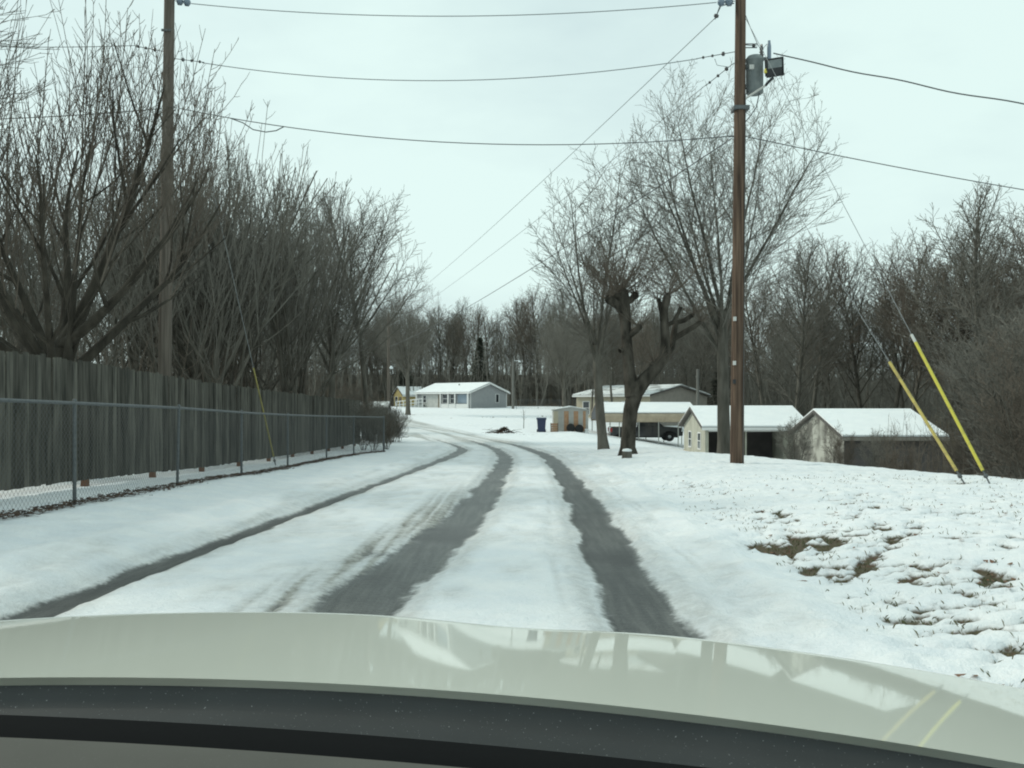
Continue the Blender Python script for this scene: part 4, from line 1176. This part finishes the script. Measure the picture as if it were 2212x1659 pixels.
for x in (-.29, .29):
    mb = MB(); mb.lathe([(.05, -.04), (.13, -.04), (.13, .04), (.05, .04)], (x, .25, .13), 14, (1, 0, 0)); mb.build("wheel", M_RUBBER, bn)

ck = tag(empty("crate", (3.12, 68.3, ground_z(3.12, 68.3))), "rusty orange crate standing at the left corner of the tin shed", "crate")
for z0 in (.02, .19, .36, .53):
    mb = MB(); mb.box(-.27, .27, -.25, -.22, z0, z0+.13); mb.box(-.27, .27, .22, .25, z0, z0+.13); mb.box(-.27, -.24, -.215, .215, z0, z0+.13); mb.box(.24, .27, -.215, .215, z0, z0+.13)
    mb.build("slat", M_RUST, ck)
for x in (-.26, .26):
    mb = MB(); mb.box(x-.03, x+.03, -.285, -.252, 0, .70); mb.build("corner_post", M_OLIVE, ck)
mb = MB(); mb.box(-.22, .22, -.2, .2, .55, .63); mb.build("filling", M_DARKGREY, ck)
for i, x in enumerate((4.38, 5.02)):
    t_ = tag(empty("tyre", (x, 68.9, ground_z(x, 68.9)+.31), 0), ("left" if i == 0 else "right")+"-hand one of two wheels leaning against the tin shed", "tyre")
    mb = MB(); mb.lathe([(.18, -.09), (.29, -.09), (.32, -.05), (.32, .05), (.29, .09), (.18, .09)], (0, 0, 0), 18, (0, 1, .15)); mb.build("tread", M_RUBBER, t_)
    mb = MB(); mb.lathe([(.03, -.07), (.17, -.05), (.17, .05), (.03, .07)], (0, 0, 0), 12, (0, 1, .15)); mb.build("hub", M_RIM, t_)
bk = tag(empty("bucket", (5.55, 68.8, ground_z(5.55, 68.8))), "white bucket at the right corner of the tin shed", "bucket")
mb = MB(); mb.lathe([(.11, 0), (.14, .34), (.15, .35), (.15, .38), (.11, .37)], (0, 0, 0), 14); mb.build("body", M_WHITE, bk)
mb = MB(); mb.tube([(-.15, 0, .34), (-.1, -.12, .22), (.1, -.12, .22), (.15, 0, .34)], .008, 4); mb.build("handle", M_GALV, bk)
# ------------------------------------------------------------------ pollarded tree, stump, saplings, brush
def pollard():
    R = random.Random(5)
    x, y = 3.38, 26.8
    root = tag(empty("pollarded_tree", (x, y, ground_z(x, y))), "dark pollarded tree with two thick cut limbs and tufts of shoots", "tree")
    def P(px, py): # picture-plane offsets, measured at the tree's own distance
        return Vector(((px-1357)*26.8/F_PX, 0, (978-py)*26.8/F_PX))
    limbs = [ # (points px,py,depth offset), radii
        ([(1357, 990, 0), (1356, 960, 0), (1358, 920, 0), (1362, 880, 0), (1372, 842, 0)], [.34, .21, .195, .20, .22]),
        ([(1368, 850, 0), (1360, 800, .05), (1356, 750, .08), (1352, 700, .1), (1350, 668, .1), (1346, 640, .1), (1345, 622, .1)], [.19, .125, .115, .115, .13, .15, .13]),
        ([(1350, 672, .1), (1332, 652, 0), (1312, 640, -.1)], [.10, .095, .10]),
        ([(1350, 650, .1), (1364, 640, .2), (1376, 628, .25)], [.085, .07, .08]),
        ([(1358, 720, .08), (1372, 708, -.15), (1380, 700, -.2)], [.07, .07, .065]),
        ([(1368, 846, 0), (1392, 815, -.05), (1415, 790, -.1), (1432, 768, -.1), (1436, 735, -.1), (1434, 700, -.12), (1432, 668, -.1), (1440, 634, -.1)], [.19, .15, .13, .12, .10, .095, .09, .085]),
        ([(1434, 690, -.1), (1428, 660, .1), (1424, 640, .15)], [.06, .05, .045]),
        ([(1430, 770, -.1), (1450, 745, .1), (1458, 715, .2), (1462, 690, .25), (1482, 684, .3), (1500, 672, .3)], [.095, .08, .07, .065, .055, .045]),
        ([(1458, 725, .2), (1478, 712, .1), (1498, 700, 0), (1512, 690, 0)], [.065, .06, .055, .05]),
        ([(1352, 745, .1), (1338, 752, 0)], [.06, .055]),
        ([(1435, 700, -.1), (1452, 690, -.3), (1466, 660, -.35)], [.05, .045, .04]),
    ]
    br = []
    for q_, (pts, rad) in enumerate(limbs):
        br.append(([P(a, b)+Vector((0, c, 0)) for a, b, c in pts], [r_*(1.08 if q_ == 0 else 1.38) for r_ in rad]))
    t = join_meshes("trunk", [(br, 9)]); t.materials.append(M_POLLARD); link_mesh("trunk", t, root)
    # knobbly heads
    heads = [(1345, 624, .1, .15), (1312, 640, -.1, .115), (1376, 628, .25, .09), (1440, 634, -.1, .105), (1500, 672, .3, .07), (1512, 690, 0, .07), (1380, 700, -.2, .08), (1424, 640, .15, .06), (1330, 632, .05, .13), (1412, 782, -.12, .15)]
    for hx, hy, hd, hr in heads:
        c = P(hx, hy)+Vector((0, hd, 0))
        prof = [(.02, -hr), (hr*.75, -hr*.6), (hr, 0), (hr*.8, hr*.5), (hr*.3, hr*.75)]
        mbk = MB(); vs0 = 0; mbk.lathe(prof, c, 9)
        for i in range(vs0, len(mbk.v)):
            v = Vector(mbk.v[i])-c; v *= 1+R.uniform(-.22, .22); mbk.v[i] = tuple(c+v)
        mbk.build("knob", M_POLLARD, root)
    S = dict(levels=2, seg=[6, 3], wander=[.05, .08], trop=[.16, .1], taper=[.4, .6], rmin=.004, nc=[4, 0], Lref=[1.2, 1], t0=[.2, 0],
             ang=[(28, 8), (30, 8)], lr=[.4, .4], lt=[.3, .2], rr=[.5, .5], minz=0)
    out = [[], []]
    for hx, hy, hd, hr in heads:
        c = P(hx, hy)+Vector((0, hd, 0))
        for k in range(int(230*hr)+4):
            d = Vector((R.gauss(0, .75), R.gauss(0, .75), R.uniform(.1, 1))).normalized()
            big = hy < 660
            grow(R, c+d*hr*.7, d, (R.uniform(.6, 2.1) if big else R.uniform(.3, .9)), .010, 0, S, out)
    c_ = join_meshes("crown", [(out[0], 3), (out[1], 3)]); c_.materials.append(M_TWIGR); link_mesh("crown", c_, root)
pollard()
st = tag(empty("tree_stump", (3.1, 24.9, ground_z(3.1, 24.9))), "short cut stump capped with snow at the foot of the pollarded tree", "stump")
mb = MB(); mb.lathe([(.17, -.1), (.14, .05), (.13, .2), (.12, .22)], (0, 0, 0), 10); mb.build("wood", M_BARK, st)
mb = MB(); mb.lathe([(.12, .215), (.135, .24), (.11, .275), (.04, .29)], (0, 0, 0), 10); mb.build("snow_cap", M_ROOFSNOW, st)

Rb = random.Random(19)
def shrub(name, x, y, s, label, group=None, k=None, z=None):
    return place_tree(name, P_BRUSH[Rb.randrange(2) if k is None else k], x, y, Rb.uniform(0, 6.28), s, label, "shrub", group, z=z)
# brush on the falling bank at the right
spots = [(10.4, 18.5, .66), (11.8, 17.2, .78), (13.0, 19.5, .95), (12.0, 21.8, .8), (14.6, 17.6, .95), (15.6, 22, 1.1), (13.8, 24.5, 1.0), (16.8, 27, 1.2), (15.2, 29.5, .9),
         (17.2, 19.5, 1.15), (18.6, 24, 1.3), (18.2, 31, 1.2), (20.6, 28, 1.4), (20.0, 34.5, 1.2), (22.5, 32, 1.5), (22.5, 38.5, 1.4), (24.5, 36, 1.5), (14.4, 34.5, .45)]
for x, y, s in spots:
    shrub("brush_shrub", x, y, s, "tangled brown leafless shrub on the bank below the yellow guy guards", "leafless shrubs on the right-hand bank")
for x, y, s, lb in ((13.6, 44.5, .5, "slender bare bush in front of the cream house corner"), (17.0, 47.8, .55, "bare bush in front of the pale gable of the dark house"), (18.6, 47.2, .5, "bare bush in front of the long dark wall of the dark house")):
    shrub("bare_bush", x, y, s, lb)
for x, y, s in ((-5.5, 42.0, .34), (-5.25, 43.0, .30), (-5.9, 41.2, .32), (-5.45, 42.6, .28), (-6.6, 43.5, .42), (-7.4, 45.5, .5), (-8.2, 48, .55), (-9.0, 52, .6), (-4.7, 31.4, .26), (-4.5, 33.2, .27), (-5.2, 32.3, .3), (-4.9, 35.5, .27)):
    shrub("fence_bush", x, y, s, "small dark bush at the end of the chain-link fence by the bend", "bushes at the end of the chain-link fence")
sp_ = tag(empty("sapling", (.95, 76, ground_z(.95, 76))), "thin bare sapling standing in the snowy yard left of the blue bin", "sapling")
mb = MB(); mb.tube([(0, 0, -.1), (.03, 0, .8), (0, 0, 1.55)], [.035, .028, .015], 5); mb.build("stem", M_BARK, sp_)
mb = MB()
for k in range(7): mb.tube([(0, 0, .7+.11*k), (.25*math.cos(k*2.4), .25*math.sin(k*2.4), 1.0+.11*k)], [.012, .007], 3)
mb.build("twig", M_TWIG, sp_)
# evergreen in the far wood
def conifer(x, y, h, label, sd):
    R = random.Random(sd)
    root = tag(empty("conifer", (x, y, ground_z(x, y))), label, "tree")
    mb = MB(); mb.tube([(0, 0, -.3), (0, 0, h*.97)], [.2, .03], 7); mb.build("trunk", M_BARK, root)
    V, T = [], []
    for k in range(2600):
        t = R.random()**.8; z = h*(.10+.9*t); r = (1-t)*h*.22*R.uniform(.35, 1.05)+.08; a = R.uniform(0, 6.28)
        c = Vector((r*math.cos(a), r*math.sin(a), z-.12*r)); d = Vector((math.cos(a), math.sin(a), -.25)); s = Vector((-math.sin(a), math.cos(a), R.uniform(-.5, .5)))
        l, w = R.uniform(.25, .55), R.uniform(.06, .13); b = len(V)
        V += [tuple(c-d*l*.3+s*w), tuple(c-d*l*.3-s*w), tuple(c+d*l)]; T.append((b, b+1, b+2))
    me = np_mesh("crown", V, tris=T); me.materials.append(M_EVERG); link_mesh("crown", me, root)
conifer(-5.2, 150, 11.0, "dark evergreen in the wood above the grey house roof", 2)
conifer(-17.5, 150, 9.5, "dark evergreen in the wood behind the yellow shed", 3)
conifer(25.5, 112, 9.0, "dark evergreen in the wood behind the cream house", 4)

# far wood: stems and twigs that nobody could count
def undergrowth(name, n, box, hr, rr, seed, label, twigs=7, m=None, keep=None):
    R = np.random.RandomState(seed)
    x = R.uniform(box[0], box[1], n*3); y = R.uniform(box[2], box[3], n*3)
    if keep is not None:
        k = keep(x, y); x, y = x[k], y[k]
    x, y = x[:n], y[:n]; n = len(x)
    z = terrain(x, y)
    h = R.uniform(*hr, n); r = R.uniform(*rr, n)
    lean = R.normal(0, .10, (n, 2))
    base = np.stack([x, y, z-.1], -1)
    ts = np.array([0, .35, .7, 1.0])
    wob = R.normal(0, .025, (n, 4, 2)); wob[:, 0] = 0
    P = base[:, None, :]+np.concatenate([(lean[:, None, :]*ts[None, :, None]+wob)*h[:, None, None], (ts[None, :]*h[:, None])[:, :, None]], -1)
    br = [([tuple(q) for q in P[i]], [r[i], r[i]*.8, r[i]*.5, r[i]*.2]) for i in range(n)]
    tw = []
    for i in range(n):
        for j in range(twigs):
            t = R.uniform(.12, .98); k = min(int(t*3), 2); u = t*3-k
            p = P[i, k]*(1-u)+P[i, k+1]*u
            a = R.uniform(0, 6.28); L = h[i]*R.uniform(.10, .24)*(1.15-t*.6); el = R.uniform(.25, 1.1)
            d = np.array([math.cos(a)*math.cos(el), math.sin(a)*math.cos(el), math.sin(el)])
            q = p+d*L*.5; e = p+d*L+np.array([0, 0, L*.12])
            tw.append(([tuple(p), tuple(q), tuple(e)], [r[i]*.40, r[i]*.32, r[i]*.12]))
    me = join_meshes(name, [(br, 3), (tw, 3)]); me.materials.append(m or M_TWIG)
    return tag(link_mesh(name, me), label, "undergrowth", kind="stuff")
undergrowth("far_woodland", 5200, (-95, 120, 144, 200), (4.5, 11.5), (.05, .13), 1, "dense dark leafless wood behind the houses", 9, M_TWIG)
undergrowth("left_undergrowth", 2300, (-46, -8.2, 19, 60), (1.8, 4.4), (.012, .028), 2, "tangle of thin leafless stems behind the wooden fence", 9, M_TWIGR)
undergrowth("right_undergrowth", 2600, (9.5, 42, 14, 62), (1.4, 3.9), (.010, .022), 3, "tangle of brown leafless stems on the bank at the right", 9, M_TWIGR,
            keep=lambda x, y: (x > np.interp(y, [14, 20, 30, 45, 62], [10.2, 10.6, 13.5, 18, 24.5])) & ~((x > 17) & (x < 24.5) & (y > 48)))
undergrowth("yard_undergrowth", 1500, (9, 62, 96, 144), (3.5, 9.0), (.035, .08), 4, "leafless thicket behind the tan house", 8, M_TWIG,
            keep=lambda x, y: (x > 9+(y-100)*.12) & ((y > 112) | (x > 24)))

# brush pile by the drive
bp_ = tag(empty("brush_pile", (-.9, 66.3, ground_z(-.9, 66.3))), "low brown pile of leaves and sticks where the drive meets the road", "brush pile")
Rp = random.Random(8); V, T = [], []
for k in range(900):
    a, r = Rp.uniform(0, 6.28), abs(Rp.gauss(0, .45)); px, py = r*math.cos(a)*1.6+.25, r*math.sin(a)
    pz = max(.02, .62*math.exp(-((px-.55)/.5)**2-(py/.6)**2)+.22*math.exp(-((px+.4)/.9)**2-(py/.6)**2)*Rp.uniform(.3, 1.1))
    c = Vector((px, py, pz*Rp.uniform(.6, 1))); b = len(V)
    for q in range(3): V.append(tuple(c+Vector((Rp.gauss(0, .07), Rp.gauss(0, .07), Rp.gauss(0, .05)))))
    T.append((b, b+1, b+2))
me = np_mesh("leaves", V, tris=T); me.materials.append(M_LEAFD); tag(link_mesh("leaves", me, bp_), kind="stuff")
mb = MB()
for k in range(46):
    a = Rp.uniform(0, 6.28); c = Vector((Rp.gauss(.3, .6), Rp.gauss(0, .3), Rp.uniform(.05, .45))); d = Vector((math.cos(a), math.sin(a)*.6, Rp.uniform(-.2, .5)))*Rp.uniform(.25, .6)
    mb.tube([c-d, c+d], .014, 3)
mb.build("sticks", M_BARKD, bp_)

bp_.scale = (.78, .78, .7)
# grass tufts and fallen leaves poking through the thin snow
def depth_at(x, y):
    return snow_depth(x, y)[0]
Rg = np.random.RandomState(5)
cxg, cyg = Rg.uniform(1.9, 9.5, 90000), 4.2+Rg.uniform(0, 1, 90000)**1.5*12
dg = depth_at(cxg, cyg)
prob = np.where(dg < .004, .60, np.where(dg < .034, .11, .002))
sel = (Rg.uniform(0, 1, len(cxg)) < prob) & (cxg > road_edges(cyg)[1]+.05)
gxs, gys, gds = cxg[sel], cyg[sel], dg[sel]
gzs = terrain(gxs, gys)+np.maximum(gds, -.012)
V, T = [], []
for x, y, z, d in zip(gxs, gys, gzs, gds):
    a = Rg.uniform(0, 6.28); hgt = Rg.uniform(.012, .04); ln = Rg.uniform(.01, .04); w = .0025
    b = len(V); dx, dy = math.cos(a), math.sin(a)
    V += [(x-dy*w, y+dx*w, z-.01), (x+dy*w, y-dx*w, z-.01), (x+dx*ln*.4+dy*w*.7, y+dy*ln*.4-dx*w*.7, z+hgt*.65), (x+dx*ln, y+dy*ln, z+hgt)]
    T += [(b, b+1, b+2), (b, b+2, b+3)]
me = np_mesh("grass", V, tris=T); me.materials.append(M_GRASSB)
tag(link_mesh("grass", me), "dead grass blades poking through the thin snow on the right verge", "grass", kind="stuff")

def leaf_scatter(name, pts, size, m, label, lift=.006):
    R = np.random.RandomState(9); V, T = [], []
    for (x, y, z) in pts:
        s = size*R.uniform(.6, 1.4); a = R.uniform(0, 6.28); q = Matrix.Rotation(a, 3, 'Z') @ Matrix.Rotation(R.normal(0, .5), 3, 'X') @ Matrix.Rotation(R.normal(0, .5), 3, 'Y')
        b = len(V)
        for u, v, w in ((-1, 0, .1), (-.3, -.55, 0), (.5, -.4, .12), (1.0, 0, .25), (.4, .45, .1), (-.35, .5, 0)):
            p = q @ Vector((u*s, v*s, w*s)); V.append((x+p.x, y+p.y, z+lift+abs(p.z)))
        T += [(b, b+1, b+2), (b, b+2, b+3), (b, b+3, b+4), (b, b+4, b+5)]
    me = np_mesh(name, V, tris=T); me.materials.append(m)
    return tag(link_mesh(name, me), label, "leaves", kind="stuff")
cl, cy2 = Rg.uniform(2.0, 8.5, 9000), 4.2+Rg.uniform(0, 1, 9000)**1.4*12
dl = depth_at(cl, cy2); patch = fbm(cl*1.6, cy2*1.6, 15, 2)
sel = (Rg.uniform(0, 1, len(cl)) < np.where(dl < .012, .6*sstep(.42, .62, patch), .02)) & (cl > road_edges(cy2)[1]+.1)
zz = terrain(cl, cy2)+np.maximum(dl, -.012)
leaf_scatter("leaves", np.stack([cl[sel], cy2[sel], zz[sel]], -1), .024, M_LEAF, "brown fallen leaves in the bare patches of the right verge")
# dark litter caught along the foot of the chain-link fence
fy = Rg.uniform(4, 30.4, 5200)
fx = np.interp(fy, [p[1] for p in CL_POSTS], [p[0] for p in CL_POSTS])+.06+np.abs(Rg.normal(0, .075, len(fy)))*(.5+fbm(fy*.8, fy*0, 3, 2))*np.where(Rg.uniform(0, 1, len(fy)) < .5, -1, 1)
fz = terrain(fx, fy)+np.maximum(depth_at(fx, fy), 0)
leaf_scatter("leaf_litter", np.stack([fx, fy, fz+Rg.uniform(0, .035, len(fy))], -1), .027, M_LEAFD, "line of dark leaf litter along the foot of the chain-link fence")

# ------------------------------------------------------------------ the car the picture is taken from
def paint_material():
    m = bpy.data.materials.new("car_paint"); m.use_nodes = True
    N, L = m.node_tree.nodes, m.node_tree.links; b = N["Principled BSDF"]
    b.inputs['Base Color'].default_value = (.62, .64, .56, 1)
    b.inputs['Roughness'].default_value = .42
    b.inputs['Coat Weight'].default_value = .75; b.inputs['Coat Roughness'].default_value = .05
    tc = N.new("ShaderNodeTexCoord"); n = N.new("ShaderNodeTexNoise"); n.inputs['Scale'].default_value = 260
    r = N.new("ShaderNodeMapRange"); r.inputs['From Min'].default_value = .3; r.inputs['From Max'].default_value = .75; r.inputs['To Min'].default_value = .015; r.inputs['To Max'].default_value = .05
    L.new(tc.outputs['Object'], n.inputs['Vector']); L.new(n.outputs['Fac'], r.inputs['Value']); L.new(r.outputs['Result'], b.inputs['Coat Roughness'])
    return m
M_PAINT = paint_material()
def dusty(name, c0, c1, thr, rough):
    m = bpy.data.materials.new(name); m.use_nodes = True
    N, L = m.node_tree.nodes, m.node_tree.links; b = N["Principled BSDF"]
    tc = N.new("ShaderNodeTexCoord")
    mp = N.new("ShaderNodeMapping"); mp.inputs['Scale'].default_value = (1, 1, 1)
    n1 = N.new("ShaderNodeTexNoise"); n1.inputs['Scale'].default_value = 420; n1.inputs['Detail'].default_value = 1
    n2 = N.new("ShaderNodeTexNoise"); n2.inputs['Scale'].default_value = 9; n2.inputs['Detail'].default_value = 4
    r1 = N.new("ShaderNodeMapRange"); r1.inputs['From Min'].default_value = thr; r1.inputs['From Max'].default_value = thr+.05
    mx = N.new("ShaderNodeMix"); mx.data_type = 'RGBA'; mx.inputs['A'].default_value = (*c0, 1); mx.inputs['B'].default_value = (*c1, 1)
    hs = N.new("ShaderNodeHueSaturation"); r2 = N.new("ShaderNodeMapRange"); r2.inputs['To Min'].default_value = .75; r2.inputs['To Max'].default_value = 1.25
    L.new(tc.outputs['Object'], mp.inputs['Vector'])
    for n in (n1, n2): L.new(mp.outputs['Vector'], n.inputs['Vector'])
    L.new(n1.outputs['Fac'], r1.inputs['Value']); L.new(r1.outputs['Result'], mx.inputs['Factor'])
    L.new(n2.outputs['Fac'], r2.inputs['Value']); L.new(r2.outputs['Result'], hs.inputs['Value']); L.new(mx.outputs['Result'], hs.inputs['Color'])
    L.new(hs.outputs['Color'], b.inputs['Base Color']); b.inputs['Roughness'].default_value = rough; b.inputs['Specular IOR Level'].default_value = .3
    return m
M_COWL = dusty("cowl_plastic", (.043, .046, .046), (.24, .25, .25), .725, .62)
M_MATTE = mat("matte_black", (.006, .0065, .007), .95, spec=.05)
M_DASH = dusty("dashboard_vinyl", (.085, .083, .072), (.11, .11, .10), .70, .75)

car = tag(empty("car", (-.1925, 0, 0)), "pale car seen from inside, its bonnet and dashboard across the bottom", "car")
car.rotation_euler = (0, .049, -.0861)
def v_rear(u): return 1.0346-.10*u*u
def z_hood(u, v):
    z = 1.0341-.1078*max(0, (v-1.0)/.9)
    z -= .0682*u*u
    z -= .0115*math.exp(-(abs(u)/.19)**2)*max(0., (v-1.04)/.72)
    z -= 1.5964*max(0, v-1.694)**2
    z -= 2.2*max(0, abs(u)-1.08)**1.6
    return z
nu, nv = 120, 70
V, Q = [], []
for j in range(nv+1):
    for i in range(nu+1):
        u = -1.22+2.44*i/nu; a = v_rear(u); v = a+(2.35-a)*j/nv
        zz_ = z_hood(u, v)
        V.append((u, v, zz_))
for j in range(nv):
    for i in range(nu):
        a = j*(nu+1)+i; Q.append((a, a+1, a+nu+2, a+nu+1))
me = np_mesh("bonnet", V, quads=Q, smooth=True); me.materials.append(M_PAINT); link_mesh("bonnet", me, car)
for s in (-1, 1):   # flanks and nose of the car, below the bonnet line
    V, Q = [], []
    for k, (du, zf) in enumerate(((0, None), (.03, .78), (.035, .62), (.0, .36))):
        for i in range(25):
            v = v_rear(1.22)-.6*(1-i/24)*0 + (2.35-v_rear(1.22))*i/24
            V.append((s*(1.22+du), v, z_hood(1.22, v) if zf is None else min(zf, z_hood(1.22, v)-.02*k)))
    for k in range(3):
        for i in range(24):
            a = k*25+i; Q.append((a, a+1, a+26, a+25))
    me = np_mesh("fender", V, quads=Q, smooth=True); me.materials.append(M_PAINT); link_mesh("fender", me, car)
V, Q = [], []
for k, (dv, zf) in enumerate(((0, None), (.05, .30), (.04, .24))):
    for i in range(61):
        u = -1.22+2.44*i/60; V.append((u, 2.35+dv, z_hood(u, 2.35) if zf is None else min(zf, z_hood(u, 2.35)-.01*k)))
for k in range(2):
    for i in range(60):
        a = k*61+i; Q.append((a, a+61, a+62, a+1))
me = np_mesh("front_bumper", V, quads=Q, smooth=True); me.materials.append(M_PAINT); link_mesh("front_bumper", me, car)
V, Q = [], []
rows = [(.004, -.010), (-.010, -.024), (-.014, -.030), (-.058, -.036), (-.060, -.0405), (-.094, -.045), (-.096, -.0485), (-.13, -.056), (-.22, -.085)]
for dv, dz in rows:
    for i in range(61):
        u = -1.2+2.4*i/60; V.append((u, v_rear(u)+dv, z_hood(u, v_rear(u))+dz))
for j in range(len(rows)-1):
    for i in range(60):
        a = j*61+i; Q.append((a, a+61, a+62, a+1))
me = np_mesh("cowl", V, quads=Q, smooth=True); me.materials.append(M_COWL); cw = link_mesh("cowl", me, car)
for u in (.16, .30):
    vv = v_rear(u)-.115; zz_ = z_hood(u, v_rear(u))-.046
    mb = MB(); mb.lathe([(.0042, 0), (.0045, .002), (.0025, .004)], (u, vv, zz_), 12); mb.build("clip", M_GUARDW, cw)
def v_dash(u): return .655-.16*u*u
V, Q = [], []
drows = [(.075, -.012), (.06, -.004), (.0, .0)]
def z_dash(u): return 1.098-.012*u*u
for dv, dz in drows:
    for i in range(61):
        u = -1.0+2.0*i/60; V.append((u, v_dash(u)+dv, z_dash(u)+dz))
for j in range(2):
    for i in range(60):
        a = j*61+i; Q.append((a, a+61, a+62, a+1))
me = np_mesh("dashboard_shade_strip", V, quads=Q, smooth=True); me.materials.append(M_MATTE); link_mesh("dashboard_shade_strip", me, car)  # black strip stands in for the shadow along the dashboard's leading edge
V, Q = [], []
drows = [(-.001, .002), (-.03, .003), (-.12, .0), (-.28, -.03), (-.40, -.12)]
for dv, dz in drows:
    for i in range(61):
        u = -1.0+2.0*i/60; V.append((u, v_dash(u)+dv, z_dash(u)+dz))
for j in range(4):
    for i in range(60):
        a = j*61+i; Q.append((a, a+61, a+62, a+1))
me = np_mesh("dashboard", V, quads=Q, smooth=True); me.materials.append(M_DASH); link_mesh("dashboard", me, car)
